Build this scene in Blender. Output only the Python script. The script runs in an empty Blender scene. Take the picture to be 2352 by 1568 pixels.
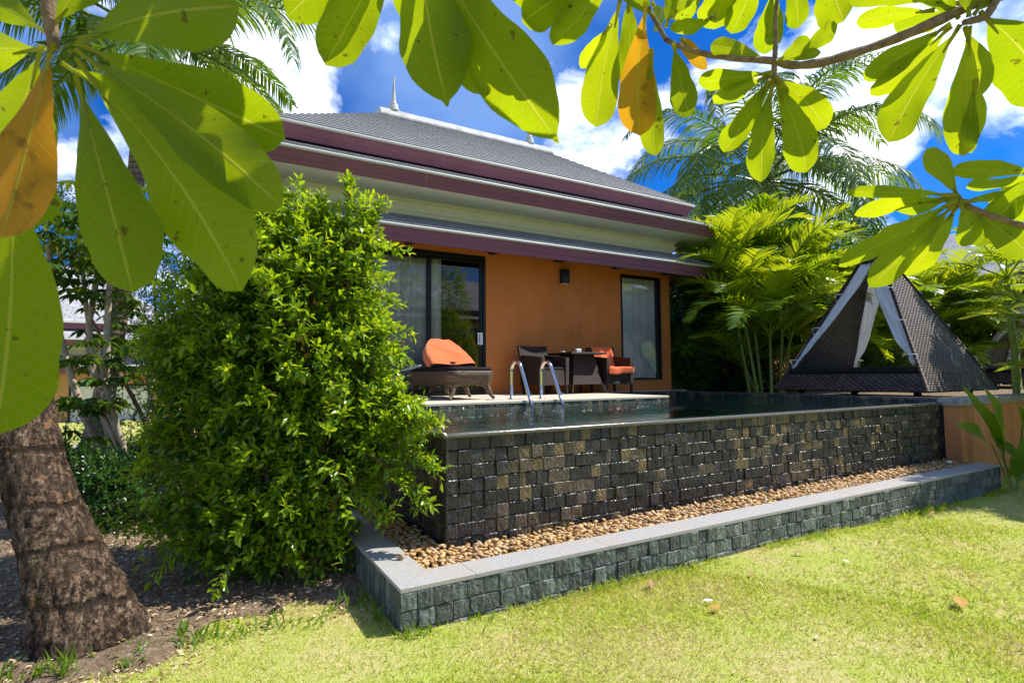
import bpy, math, random
import numpy as np
from mathutils import Vector, Matrix
rng = np.random.default_rng(11)
random.seed(5)
R = math.radians
sc = bpy.context.scene
col = sc.collection

# ------------------------------------------------------------------ camera
YAW, PITCH, ROLL, FOC = 0.52188, 0.0626482, -0.00718293, 1250.78   # FOC for a 2352 px wide frame
EYE = np.array([0.0, 0.0, 1.395])
def _rot():
    F = np.array([math.cos(PITCH)*math.sin(YAW), math.cos(PITCH)*math.cos(YAW), math.sin(PITCH)])
    Rt = np.array([math.cos(YAW), -math.sin(YAW), 0.0])
    U = np.cross(Rt, F)
    return np.stack([math.cos(ROLL)*Rt+math.sin(ROLL)*U, -math.sin(ROLL)*Rt+math.cos(ROLL)*U, -F], 1)
CM = _rot()
def at(u, v, d):
    """point seen at photo pixel (u, v) of the 2352 px wide frame, d metres along the view axis"""
    return EYE + CM @ np.array([(u-1176)/FOC, -(v-784)/FOC, -1.0])*d
def ground(u, v, z=0.0):
    r = CM @ np.array([(u-1176)/FOC, -(v-784)/FOC, -1.0])
    return EYE + r*(z-EYE[2])/r[2]
cd = bpy.data.cameras.new("camera"); cam = bpy.data.objects.new("camera", cd); col.objects.link(cam)
cd.sensor_width = 36; cd.lens = FOC/2352*36; cd.clip_start = 0.02; cd.clip_end = 2000
m4 = Matrix([list(CM[i])+[EYE[i]] for i in range(3)]+[[0,0,0,1]]); cam.matrix_world = m4
cd.dof.use_dof = True; cd.dof.focus_distance = 6.0; cd.dof.aperture_fstop = 10
sc.camera = cam

# ------------------------------------------------------------------ light
SUN_EL, SUN_A = R(53), R(20)
SUN = Vector((math.cos(SUN_EL)*math.cos(SUN_A), -math.cos(SUN_EL)*math.sin(SUN_A), math.sin(SUN_EL)))
sl = bpy.data.lights.new("sun", 'SUN'); sl.energy = 3.1; sl.angle = R(0.53); sl.color = (1, .95, .86)
so = bpy.data.objects.new("sun", sl); col.objects.link(so); so.rotation_euler = SUN.to_track_quat('Z', 'Y').to_euler()
sc.view_settings.view_transform = 'Standard'; sc.view_settings.look = 'None'
sc.view_settings.exposure = 1.2; sc.view_settings.gamma = 1
sc.cycles.use_denoising = True
sc.cycles.max_bounces = 7; sc.cycles.diffuse_bounces = 4; sc.cycles.glossy_bounces = 4
sc.cycles.transmission_bounces = 4; sc.cycles.transparent_max_bounces = 12
sc.cycles.caustics_reflective = False; sc.cycles.caustics_refractive = False
sc.cycles.sample_clamp_indirect = 6.0

# ------------------------------------------------------------------ node helper
class NT:
    def __init__(s, tree): s.t = tree; s.n = tree.nodes; s.l = tree.links
    def add(s, kind, ins=None, **props):
        n = s.n.new(kind)
        for k, v in props.items(): setattr(n, k, v)
        for k, v in (ins or {}).items(): s.set(n, k, v)
        return n
    def set(s, n, k, v):
        sock = n.inputs[k]
        if isinstance(v, bpy.types.NodeSocket): s.l.new(v, sock)
        elif isinstance(v, bpy.types.Node): s.l.new(v.outputs[0], sock)
        else:
            if sock.type == 'RGBA' and len(v) == 3: v = (*v, 1)
            sock.default_value = v
    def math(s, op, a, b=0.0, c=0.0, clamp=False):
        n = s.add('ShaderNodeMath', {0: a, 1: b, 2: c}, operation=op); n.use_clamp = clamp; return n.outputs[0]
    def vmath(s, op, a, b=(0,0,0)):
        n = s.add('ShaderNodeVectorMath', {0: a, 1: b}, operation=op)
        return n.outputs['Value'] if op in ('DOT_PRODUCT', 'LENGTH') else n.outputs[0]
    def mix(s, f, a, b, mode='MIX'):
        n = s.add('ShaderNodeMix', data_type='RGBA', blend_type=mode, clamp_factor=True)
        s.set(n, 0, f); s.set(n, 6, a); s.set(n, 7, b); return n.outputs[2]
    def ramp(s, f, stops, interp='LINEAR'):
        n = s.add('ShaderNodeValToRGB', {0: f}); cr = n.color_ramp; cr.interpolation = interp
        while len(cr.elements) < len(stops): cr.elements.new(0.5)
        for e, (p, c) in zip(cr.elements, stops):
            e.position = p; e.color = (*c, 1) if not isinstance(c, (int, float)) else (c, c, c, 1)
        return n.outputs[0]
    def noise(s, vec, scale, detail=4, rough=.55, dist=0.0, out=0):
        n = s.add('ShaderNodeTexNoise', {'Scale': scale, 'Detail': detail, 'Roughness': rough, 'Distortion': dist})
        if vec is not None: s.set(n, 'Vector', vec)
        return n.outputs[out]
    def bump(s, h, strength=.3, dist=.01, normal=None):
        n = s.add('ShaderNodeBump', {'Height': h, 'Strength': strength, 'Distance': dist})
        if normal is not None: s.set(n, 'Normal', normal)
        return n.outputs[0]
    def obj(s): return s.add('ShaderNodeTexCoord').outputs['Object']
    def pos(s): return s.add('ShaderNodeNewGeometry').outputs['Position']
    def attr(s, name='Col'): return s.add('ShaderNodeAttribute', attribute_name=name).outputs['Color']
    def sep(s, v): n = s.add('ShaderNodeSeparateXYZ', {0: v}); return n.outputs
    def maprange(s, v, a, b, c=0., d=1.):
        n = s.add('ShaderNodeMapRange', {0: v, 1: a, 2: b, 3: c, 4: d}); return n.outputs[0]

SPOTS = [(790,90,9,.13), (1340,335,7,.13), (1900,40,12,.10), (2240,190,9,.12), (1900,260,8,.12), (690,230,5,.08), (840,215,4.5,-.12), (1010,170,12,-.10), (1440,420,8,-.10), (2300,380,8,-.13), (2330,560,8,-.12), (60,60,8,-.08), (1120,300,8,-.06), (1420,150,5,-.06)]
w = bpy.data.worlds.new("World"); sc.world = w; w.use_nodes = True
W = NT(w.node_tree); W.n.clear()
sky = W.add('ShaderNodeTexSky', sky_type='NISHITA', sun_disc=False, sun_elevation=SUN_EL,
            sun_rotation=math.atan2(SUN.x, SUN.y), altitude=0, air_density=1.0, dust_density=.4, ozone_density=2.0)
dirv = W.vmath('NORMALIZE', W.add('ShaderNodeTexCoord').outputs['Generated'])
dx, dy, dz = W.sep(dirv)[0:3]
h = W.math('ADD', W.math('MAXIMUM', dz, 0.0), 0.55)
pl = W.add('ShaderNodeCombineXYZ', {0: W.math('DIVIDE', dx, h), 1: W.math('DIVIDE', dy, h), 2: W.math('MULTIPLY', dz, .9)}).outputs[0]
big = W.noise(pl, 3.4, 8, .58, .35)
fine = W.noise(pl, 11., 6, .62, .25)
dens = W.math('ADD', W.math('MULTIPLY', big, .76), W.math('MULTIPLY', fine, .24))
def sky_spot(u, v, deg, amt):     # a bank of cloud (+) or a clear gap (-) round a compass direction
    d = at(u, v, 1.0)-EYE; d = d/np.linalg.norm(d)
    return W.math('MULTIPLY', W.maprange(W.vmath('DOT_PRODUCT', dirv, tuple(d)), math.cos(R(deg)), 1.0), amt)
for q in SPOTS: dens = W.math('ADD', dens, sky_spot(*q))
mask = W.ramp(dens, [(.49, 0), (.545, .30), (.61, .82), (.72, 1)])
thin = W.ramp(W.math('ADD', W.noise(pl, 2.2, 4, .5), W.math('ADD', sky_spot(1060, 190, 13, .16), sky_spot(560, 60, 10, .1))), [(.48, .0), (.70, .85)])
blue = W.mix(1.0, sky.outputs[0], (0.022, .19, .46), 'MULTIPLY')
cloudc = W.ramp(W.noise(pl, 7.5, 6, .6), [(.32, (2.2, 2.8, 4.2)), (.48, (5.2, 5.7, 6.6)), (.62, (8.8, 9.0, 9.2))])
c1 = W.mix(thin, blue, (.75, 1.35, 2.8))
c2 = W.mix(mask, c1, cloudc)
bg = W.add('ShaderNodeBackground', {0: c2, 1: 0.15})
W.l.new(bg.outputs[0], W.add('ShaderNodeOutputWorld').inputs[0])

# ------------------------------------------------------------------ mesh helper
ORG = {}
class MB:
    def __init__(s): s.v = []; s.c = []; s.f = {3: [], 4: []}; s.poly = []; s.n = 0; s.fm = {3: [], 4: []}
    def add(s, v, f, c=(0, 0, .5)):
        v = np.asarray(v, float).reshape(-1, 3); n = len(v)
        c = np.asarray(c, float)
        if c.ndim == 1: c = np.tile(c, (n, 1))
        s.v.append(v); s.c.append(c)
        if isinstance(f, np.ndarray): s.f[f.shape[1]].append(f + s.n)
        else:
            for q in f:
                if len(q) in (3, 4): s.f[len(q)].append(np.array([q]) + s.n)
                else: s.poly.append([i + s.n for i in q])
        s.n += n; return s
    def hexa(s, p, c=(0, 0, .5)):      # 8 corners: 4 bottom ccw, 4 top ccw
        return s.add(p, np.array([[3,2,1,0],[4,5,6,7],[0,1,5,4],[1,2,6,5],[2,3,7,6],[3,0,4,7]]), c)
    def box(s, a, b, c=(0, 0, .5)):
        (x0, y0, z0), (x1, y1, z1) = a, b
        return s.hexa([(x0,y0,z0),(x1,y0,z0),(x1,y1,z0),(x0,y1,z0),(x0,y0,z1),(x1,y0,z1),(x1,y1,z1),(x0,y1,z1)], c)
    def bbox(s, a, b, e=.006, c=(0, 0, .5)):   # box with chamfered edges
        a = np.array(a, float); b = np.array(b, float); e = min(e, *(b-a)*.45)
        v = []; idx = {}
        for k, sx in enumerate((0, 1)):
            for sy in (0, 1):
                for sz in (0, 1):
                    P = np.array([(a, b)[sx][0], (a, b)[sy][1], (a, b)[sz][2]]); sg = np.array([1-2*sx, 1-2*sy, 1-2*sz])*e
                    for ax in range(3):
                        q = P + sg; q[ax] = P[ax]; idx[(sx, sy, sz, ax)] = len(v); v.append(q)
        F = []
        for ax in range(3):
            o = [i for i in range(3) if i != ax]
            for sd in (0, 1):
                ring = []
                for (p, q) in ((0,0),(1,0),(1,1),(0,1)):
                    k = [0,0,0]; k[ax] = sd; k[o[0]] = p; k[o[1]] = q; ring.append(idx[(*k, ax)])
                F.append(ring)
            for p in (0, 1):
                for q in (0, 1):
                    k = [0,0,0]; k[o[0]] = p; k[o[1]] = q; k2 = list(k); k2[ax] = 1
                    F.append([idx[(*k, o[0])], idx[(*k2, o[0])], idx[(*k2, o[1])], idx[(*k, o[1])]])
        for sx in (0,1):
            for sy in (0,1):
                for sz in (0,1): F.append([idx[(sx,sy,sz,i)] for i in range(3)])
        return s.add(v, F, c)
    def grid(s, P, c=None, closed=False):       # P[i, j, 3]
        P = np.asarray(P, float); a, b = P.shape[:2]; i, j = np.meshgrid(np.arange(a-1), np.arange(b if closed else b-1), indexing='ij')
        j2 = (j+1) % b
        f = np.stack([i*b+j, i*b+j2, (i+1)*b+j2, (i+1)*b+j], -1).reshape(-1, 4)
        if c is None:
            u, v = np.meshgrid(np.linspace(0,1,a), np.linspace(0,1,b), indexing='ij'); c = np.stack([v, u, np.full_like(u, .5)], -1).reshape(-1, 3)
        return s.add(P.reshape(-1, 3), f, c)
    def tube(s, path, rad, n=10, c=(0, 0, .5), cap=True):
        p = np.asarray(path, float); m = len(p); rad = np.full(m, rad) if np.isscalar(rad) else np.asarray(rad, float)
        t = np.gradient(p, axis=0); t /= np.linalg.norm(t, axis=1)[:, None]
        up = np.array([0, 0, 1.0]) if abs(t[0][2]) < .9 else np.array([0, 1.0, 0])
        a = np.cross(t[0], up); a /= np.linalg.norm(a); rings = []
        for i in range(m):
            a = a - t[i]*(a @ t[i]); a /= np.linalg.norm(a); b = np.cross(t[i], a)
            th = np.linspace(0, 2*np.pi, n, endpoint=False)
            rings.append(p[i] + rad[i]*(np.cos(th)[:, None]*a + np.sin(th)[:, None]*b))
        base = s.n; s.grid(np.array(rings), np.tile(np.asarray(c, float), (m*n, 1)), closed=True)
        if cap:
            s.poly.append([base+i for i in range(n)]); s.poly.append([base+(m-1)*n+i for i in reversed(range(n))])
        return s
    def lathe(s, prof, ctr, n=16, c=(0, 0, .5)):
        th = np.linspace(0, 2*np.pi, n, endpoint=False)
        P = np.array([[(ctr[0]+r*np.cos(t), ctr[1]+r*np.sin(t), ctr[2]+z) for t in th] for r, z in prof])
        return s.grid(P, np.tile(np.asarray(c, float), (len(prof)*n, 1)), closed=True)
    def prism(s, poly, off, c=(0, 0, .5)):     # planar polygon extruded by vector off
        p = np.asarray(poly, float); n = len(p); q = p + np.asarray(off, float)
        s.add(np.vstack([p, q]), [list(range(n))[::-1], [n+i for i in range(n)]] + [[i, (i+1) % n, n+(i+1) % n, n+i] for i in range(n)], c)
        return s
    def scatter(s, tv, tf, pos, X, Y, Z, sx, sy, sz, cols):
        N = len(pos); k = len(tv)
        V = (pos[:, None, :] + tv[None, :, 0:1]*(X*sx[:, None])[:, None, :] + tv[None, :, 1:2]*(Y*sy[:, None])[:, None, :]
             + tv[None, :, 2:3]*(Z*sz[:, None])[:, None, :]).reshape(-1, 3)
        C = np.asarray(cols, float)
        if C.ndim == 2: C = np.repeat(C, k, 0)
        s.v.append(V); s.c.append(C.reshape(-1, 3))
        for f in tf: s.f[f.shape[1]].append((f[None] + (np.arange(N)*k)[:, None, None]).reshape(-1, f.shape[1]) + s.n)
        s.n += N*k; return s
    def build(s, name, mat, parent=None, smooth=False, loc=None):
        v = np.vstack(s.v); c = np.vstack(s.c)
        org = np.zeros(3)
        if parent is not None: org = ORG[parent.name]
        elif loc is not None: org = np.asarray(loc, float)
        me = bpy.data.meshes.new(name)
        f3 = np.vstack(s.f[3]) if s.f[3] else np.zeros((0, 3), int); f4 = np.vstack(s.f[4]) if s.f[4] else np.zeros((0, 4), int)
        pl_ = [i for q in s.poly for i in q]
        loops = np.concatenate([f3.ravel(), f4.ravel(), np.array(pl_, int)]).astype(np.int32)
        tot = np.concatenate([np.full(len(f3), 3), np.full(len(f4), 4), np.array([len(q) for q in s.poly], int)]).astype(np.int32)
        st = np.concatenate([[0], np.cumsum(tot)[:-1]]).astype(np.int32)
        me.vertices.add(len(v)); me.vertices.foreach_set('co', (v-org).astype(np.float32).ravel())
        me.loops.add(len(loops)); me.loops.foreach_set('vertex_index', loops)
        me.polygons.add(len(tot)); me.polygons.foreach_set('loop_start', st)
        me.update(calc_edges=True)
        me.polygons.foreach_set('use_smooth', np.full(len(tot), bool(smooth)))
        ca = me.attributes.new('Col', 'FLOAT_COLOR', 'POINT')
        ca.data.foreach_set('color', np.hstack([c, np.ones((len(c), 1))]).astype(np.float32).ravel())
        me.materials.append(mat)
        o = bpy.data.objects.new(name, me); col.objects.link(o)
        ORG[o.name] = org
        if parent is not None: o.parent = parent
        else: o.location = org
        return o
def tag(o, label=None, cat=None, group=None, kind=None):
    if label: o['label'] = label
    if cat: o['category'] = cat
    if group: o['group'] = group
    if kind: o['kind'] = kind
    return o
def thing(name, loc, label, cat, group=None):
    o = bpy.data.objects.new(name, None); col.objects.link(o); o.location = loc; o.empty_display_size = .1
    ORG[o.name] = np.asarray(loc, float); return tag(o, label, cat, group)
def copy_thing(o, loc, rotz=0.0, label=None, scale=1.0):
    def rec(a, par):
        b = a.copy(); col.objects.link(b)
        if par is not None: b.parent = par
        for ch in a.children: rec(ch, b)
        return b
    r = rec(o, None); r.location = loc; r.rotation_euler = (0, 0, rotz); r.scale = (scale,)*3
    if label: r['label'] = label
    return r
def nrm(a): a = np.asarray(a, float); return a/np.maximum(np.linalg.norm(a, axis=-1, keepdims=True), 1e-9)

# ------------------------------------------------------------------ materials
def newmat(name):
    m = bpy.data.materials.new(name); m.use_nodes = True; n = NT(m.node_tree); n.n.clear()
    n.out = n.add('ShaderNodeOutputMaterial'); return m, n
def princ(n, colr, rough=.6, spec=.5, metal=0., normal=None, **kw):
    ins = {'Base Color': colr, 'Roughness': rough, 'Metallic': metal, 'Specular IOR Level': spec}
    if normal is not None: ins['Normal'] = normal
    ins.update(kw); b = n.add('ShaderNodeBsdfPrincipled', ins); return b
def fin(n, sh): n.l.new(sh.outputs[0], n.out.inputs[0])
def plain(name, c, rough=.6, spec=.5, metal=0., var=.12, scale=6., bump=0., bscale=40.):
    m, n = newmat(name); p = n.obj(); f = n.noise(p, scale, 5, .6)
    cc = n.mix(n.maprange(f, .3, .7), tuple(x*(1-var) for x in c), tuple(min(1, x*(1+var)) for x in c))
    nm = n.bump(n.noise(p, bscale, 4, .6), bump, .01) if bump else None
    fin(n, princ(n, cc, rough, spec, metal, nm)); return m
def leafmat(name, dark, light, tdark, tlight, trans=.45, rough=.38, spec=.45, veins=False, wear=0.0):
    """leaf: attribute Col = (across 0-1, along 0-1, random tone, plus painted light on shrubs)"""
    m, n = newmat(name); a = n.sep(n.attr()); rnd = a[2]
    base = n.mix(rnd, dark, light); tc = n.mix(rnd, tdark, tlight); nm = None
    if veins:
        d = n.math('ABSOLUTE', n.math('SUBTRACT', a[0], .5))
        rib = n.ramp(d, [(.0, 1), (.012, .85), (.026, 0)])
        sv = n.math('FRACT', n.math('MULTIPLY', n.math('SUBTRACT', a[1], n.math('MULTIPLY', d, .22)), 17.0))
        side = n.ramp(n.math('ABSOLUTE', n.math('SUBTRACT', sv, .5)), [(.0, .5), (.07, 0)])
        big = n.noise(n.obj(), 16., 4, .55)
        v = n.math('MAXIMUM', rib, n.math('MULTIPLY', side, .7))
        base = n.mix(n.maprange(big, .3, .7, 0, .5), base, n.mix(.5, base, light)); tc = n.mix(n.maprange(big, .35, .65, 0, .35), tc, tdark)
        base = n.mix(v, base, (.34, .36, .06)); tc = n.mix(n.math('MULTIPLY', v, .8), tc, (.62, .60, .06))
        spots = n.math('MAXIMUM', n.ramp(n.noise(n.obj(), 42., 3, .5), [(.675, 0), (.70, 1)]), n.math('MULTIPLY', n.ramp(n.noise(n.obj(), 150., 2, .5), [(.70, 0), (.74, 1)]), .7))
        if wear:
            spots = n.ramp(n.noise(n.obj(), 30., 3, .6), [(.62, 0), (.70, .8)])
        base = n.mix(n.math('MULTIPLY', spots, .8), base, (.10, .06, .015)); tc = n.mix(n.math('MULTIPLY', spots, .7), tc, (.12, .06, .01))
        nm = n.bump(n.math('ADD', n.math('MULTIPLY', v, .6), n.math('MULTIPLY', big, .5)), .25, .004)
    p = princ(n, base, rough, spec, 0, nm)
    t = n.add('ShaderNodeBsdfTranslucent', {'Color': tc})
    if nm is not None: n.set(t, 'Normal', nm)
    mx = n.add('ShaderNodeMixShader', {0: trans}); n.l.new(p.outputs[0], mx.inputs[1]); n.l.new(t.outputs[0], mx.inputs[2])
    fin(n, mx); return m

M = {}
M['big_leaf'] = leafmat('big_leaf', (.11,.19,.012), (.17,.25,.018), (.32,.43,.002), (.62,.68,.004), .66, .36, .4, veins=True)
M['yellow_leaf'] = leafmat('yellow_leaf', (.42,.21,.02), (.46,.26,.025), (.72,.32,.01), (.80,.42,.015), .6, .5, .3, veins=True, wear=1)
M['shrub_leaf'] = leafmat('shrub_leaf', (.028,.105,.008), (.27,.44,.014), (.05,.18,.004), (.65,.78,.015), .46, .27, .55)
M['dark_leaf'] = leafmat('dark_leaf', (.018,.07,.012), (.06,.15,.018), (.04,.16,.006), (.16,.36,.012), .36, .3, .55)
M['palm_leaf'] = leafmat('palm_leaf', (.035,.10,.014), (.11,.20,.02), (.10,.25,.01), (.40,.48,.02), .42, .32, .5)
M['areca_leaf'] = leafmat('areca_leaf', (.035,.13,.008), (.18,.29,.014), (.13,.33,.004), (.56,.62,.012), .45, .3, .5)
M['ginger_leaf'] = leafmat('ginger_leaf', (.06,.17,.015), (.16,.28,.02), (.22,.42,.01), (.45,.55,.02), .45, .35, .45)
M['grass'] = None

m, n = newmat('grass_blade'); a = n.sep(n.attr())
gc = n.ramp(a[2], [(0, (.17,.32,.014)), (.28, (.40,.53,.03)), (.55, (.62,.64,.08)), (.80, (.74,.65,.28)), (1, (.66,.52,.32))])
gc = n.mix(n.math('MULTIPLY', n.math('SUBTRACT', 1.0, a[1]), .25), gc, (.44,.37,.12))
p = princ(n, gc, .55, .3); t = n.add('ShaderNodeBsdfTranslucent', {'Color': n.mix(.5, gc, (.62,.66,.04))})
mx = n.add('ShaderNodeMixShader', {0: .45}); n.l.new(p.outputs[0], mx.inputs[1]); n.l.new(t.outputs[0], mx.inputs[2]); fin(n, mx); M['grass'] = m

m, n = newmat('lawn_ground'); p = n.pos()
f1 = n.noise(p, 2.2, 5, .6); f2 = n.noise(p, 26, 5, .7); f3 = n.noise(p, 120, 3, .6)
c = n.mix(n.maprange(f2, .35, .65), (.42,.43,.09), (.66,.56,.28)); c = n.mix(n.maprange(f1, .4, .62), c, (.42,.50,.08))
c = n.mix(n.maprange(f3, .5, .75, 0, .6), c, (.10,.10,.02))
fin(n, princ(n, c, .9, .1, 0, n.bump(f3, .8, .02))); M['lawn'] = m

m, n = newmat('soil_litter'); p = n.pos()
f2 = n.noise(p, 18, 6, .7); f3 = n.noise(p, 70, 4, .7)
c = n.ramp(n.math('ADD', n.math('MULTIPLY', f2, .6), n.math('MULTIPLY', f3, .4)), [(.36, (.10,.065,.04)), (.5, (.24,.17,.11)), (.64, (.42,.33,.23))])
fin(n, princ(n, c, .95, .1, 0, n.bump(f3, .9, .03))); M['soil'] = m

def slate(name, stops, rough=(.25,.6), spec=.5):
    m, n = newmat(name); a = n.sep(n.attr()); p = n.pos()
    f = n.noise(p, 20, 5, .6, .6); f2 = n.noise(p, 9, 4, .6)
    c = n.ramp(a[2], stops, 'CONSTANT')
    c = n.mix(n.maprange(f, .33, .7), n.mix(1., c, (.62,.62,.62), 'MULTIPLY'), n.mix(1., c, (1.35,1.33,1.3), 'MULTIPLY'))
    c = n.mix(n.maprange(f2, .52, .75, 0, .35), c, (.10,.10,.09))
    rg = n.maprange(f, .3, .7, rough[0], rough[1])
    wv = n.add('ShaderNodeTexWave', {'Vector': p, 'Scale': 7., 'Distortion': 9., 'Detail': 4., 'Detail Scale': 2.5}).outputs[1]
    hgt = n.math('ADD', f, n.math('MULTIPLY', wv, .5))
    fin(n, princ(n, c, rg, spec, 0, n.bump(hgt, .6, .014))); return m
M['slate_wet'] = slate('slate_wet', [(0,(.022,.021,.021)), (.3,(.032,.030,.029)), (.5,(.046,.042,.039)), (.62,(.085,.068,.042)), (.74,(.155,.115,.055)), (.88,(.115,.09,.062))], (.16,.42), .55)
M['slate_dry'] = slate('slate_dry', [(0,(.085,.10,.095)), (.3,(.11,.13,.122)), (.55,(.14,.165,.152)), (.8,(.19,.215,.195))], (.45,.8), .4)
M['slate_inner'] = slate('slate_inner', [(0,(.010,.035,.036)), (.5,(.016,.06,.058)), (.75,(.03,.09,.085))], (.3,.6), .4)
M['grout'] = plain('grout', (.035,.034,.032), .9, .2, bump=.5)

m, n = newmat('granite'); p = n.pos()
v = n.noise(p, 190, 3, .8); v2 = n.noise(p, 60, 4, .7); v3 = n.noise(p, 1.7, 5, .65)
c = n.ramp(v, [(.33, (.16,.155,.15)), (.47, (.36,.35,.335)), (.62, (.48,.465,.44))]); c = n.mix(n.maprange(v2, .55, .72, 0, .6), c, (.27,.255,.24))
c = n.mix(n.maprange(v3, .48, .7, 0, .45), c, (.40,.34,.26))
fin(n, princ(n, c, .62, .4, 0, n.bump(v, .25, .004))); M['granite'] = m
m, n = newmat('granite_polished_wet'); p = n.pos(); v = n.noise(p, 150, 3, .8)
c = n.ramp(v, [(.35, (.07,.062,.056)), (.6, (.15,.135,.12))]); fin(n, princ(n, c, .16, .6, 0, n.bump(v, .12, .003))); M['wet_coping'] = m
m, n = newmat('dark_coping'); p = n.pos(); v = n.noise(p, 60, 4, .7)
c = n.ramp(v, [(.35, (.035,.036,.042)), (.6, (.08,.08,.09))]); fin(n, princ(n, c, .3, .5, 0, n.bump(v, .2, .004))); M['dark_coping'] = m
m, n = newmat('cement_cap'); p = n.pos(); v = n.noise(p, 14, 6, .7); v2 = n.noise(p, 90, 3, .7)
c = n.ramp(v, [(.3, (.18,.18,.165)), (.5, (.33,.325,.30)), (.7, (.45,.44,.41))]); fin(n, princ(n, c, .85, .2, 0, n.bump(v2, .4, .005))); M['cement'] = m

def stucco(name, c0, c1, stain=.25):
    m, n = newmat(name); p = n.pos(); v = n.noise(p, 85, 3, .7); v2 = n.noise(p, 1.4, 6, .65); z = n.sep(p)[2]
    c = n.mix(n.maprange(v2, .32, .7), c0, c1); c = n.mix(n.maprange(v, .55, .75, 0, .3), c, tuple(x*.55 for x in c0))
    st = n.noise(n.add('ShaderNodeMapping', {'Vector': p, 'Scale': (5., 5., .6)}).outputs[0], 1.0, 5, .7)
    c = n.mix(n.maprange(st, .52, .74, 0, stain), c, (.12,.075,.04)); c = n.mix(n.maprange(n.noise(p, .55, 4, .6), .5, .7, 0, .22), c, tuple(min(1, x*1.25+.03) for x in c1))
    fin(n, princ(n, c, .85, .2, 0, n.bump(v, .55, .006))); return m
M['orange'] = stucco('orange_stucco', (.54,.165,.036), (.60,.20,.048))
M['orange_old'] = stucco('orange_stucco_weathered', (.56,.22,.085), (.66,.31,.14), .5)
M['cream'] = stucco('cream_paint', (.72,.69,.60), (.76,.73,.64), .08)
M['neigh_wall'] = stucco('pale_orange_stucco', (.60,.32,.16), (.66,.38,.2), .2)
M['white_trim'] = plain('white_trim', (.56,.58,.55), .5, .4, var=.06, scale=2.5)
m, n = newmat('purple_fascia'); p = n.pos(); v = n.noise(p, 1.1, 5, .6); v2 = n.noise(n.add('ShaderNodeMapping', {'Vector': p, 'Scale': (3., 3., 40.)}).outputs[0], 1., 4, .6)
c = n.mix(n.maprange(v, .3, .7), (.17,.058,.092), (.21,.075,.115)); c = n.mix(n.maprange(v2, .5, .75, 0, .22), c, (.25,.13,.15))
fin(n, princ(n, c, .5, .4, 0, n.bump(v2, .08, .004))); M['purple'] = m
m, n = newmat('roof_shingle'); a = n.sep(n.attr()); p = n.pos()
v = n.noise(p, 55, 4, .7)
br = n.add('ShaderNodeTexBrick', {'Vector': n.add('ShaderNodeCombineXYZ', {0: a[0], 1: a[1], 2: 0.}).outputs[0], 'Scale': 1.0, 'Color1': (.29,.285,.295,1), 'Color2': (.44,.435,.445,1), 'Mortar': (.05,.05,.055,1), 'Mortar Size': .010, 'Brick Width': .30, 'Row Height': .15, 'Bias': 0.0})
br.offset = .5
c = n.mix(n.maprange(v, .35, .7, 0, .5), br.outputs[0], (.50,.495,.505)); c = n.mix(n.maprange(n.noise(p, 1.3, 5, .7), .55, .75, 0, .35), c, (.2,.2,.19))
fin(n, princ(n, c, .75, .35, 0, n.bump(v, .5, .006))); M['shingle'] = m
M['ridge'] = plain('ridge_cement', (.50,.495,.47), .8, .2, var=.2, scale=5, bump=.3)
M['rafter'] = plain('rafter_brown', (.03,.018,.013), .6, .3)
M['black_metal'] = plain('black_metal', (.005,.005,.006), .35, .35)
M['lamp_black'] = plain('lamp_black', (.008,.006,.006), .4, .35)
M['steel'] = plain('stainless_steel', (.74,.72,.66), .12, .5, 1.0, var=.05)
M['white_plastic'] = plain('white_plastic', (.72,.72,.70), .4, .5)
M['curtain'] = plain('curtain_cloth', (.66,.63,.56), .9, .1, var=.06, scale=3)
M['sheer'] = plain('sheer_white_cloth', (.78,.79,.80), .9, .1, var=.04, scale=3)
m, n = newmat('white_drape'); p = n.obj(); v = n.noise(p, 9, 4, .6)
pp = princ(n, n.mix(v, (.72,.73,.76), (.84,.84,.86)), .85, .15, 0, n.bump(v, .3, .02)); t = n.add('ShaderNodeBsdfTranslucent', {'Color': (.75,.76,.80,1)})
mx = n.add('ShaderNodeMixShader', {0: .35}); n.l.new(pp.outputs[0], mx.inputs[1]); n.l.new(t.outputs[0], mx.inputs[2]); fin(n, mx); M['drape'] = m
m, n = newmat('towel'); p = n.obj(); v = n.noise(p, 160, 2, .6); v2 = n.noise(p, 7, 4, .6)
fin(n, princ(n, n.mix(v2, (.78,.13,.032), (.86,.19,.05)), .95, .1, 0, n.bump(n.math('ADD', v, n.math('MULTIPLY', v2, 2.)), .5, .01), **{'Sheen Weight': .4})); M['towel'] = m
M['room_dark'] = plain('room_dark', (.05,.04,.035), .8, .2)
M['cushion'] = plain('cushion_black', (.014,.012,.014), .8, .2, bump=.3)

def wicker(name, ca, cb, sw=.012, spec=.45, rough=.45):
    m, n = newmat(name); g = n.obj(); s = n.sep(g)
    hx = n.math('ADD', s[0], s[1])
    k = math.pi/sw
    row = n.math('FLOOR', n.math('DIVIDE', s[2], sw))
    ph = n.math('MULTIPLY', row, math.pi)
    wx = n.math('SINE', n.math('ADD', n.math('MULTIPLY', hx, k*.5), ph))
    rz = n.math('ABSOLUTE', n.math('SINE', n.math('MULTIPLY', s[2], k)))
    hgt = n.math('MULTIPLY', n.math('MULTIPLY_ADD', wx, .5, .5), rz)
    rn = n.add('ShaderNodeTexWhiteNoise', {'Vector': n.add('ShaderNodeCombineXYZ', {0: row, 1: n.math('FLOOR', n.math('DIVIDE', hx, sw*4)), 2: 0.}).outputs[0]}).outputs[0]
    c = n.mix(rn, ca, cb); c = n.mix(n.maprange(hgt, .0, .5), tuple(x*.25 for x in ca), c)
    fin(n, princ(n, c, rough, spec, 0, n.bump(hgt, .8, sw*.5))); return m
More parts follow.
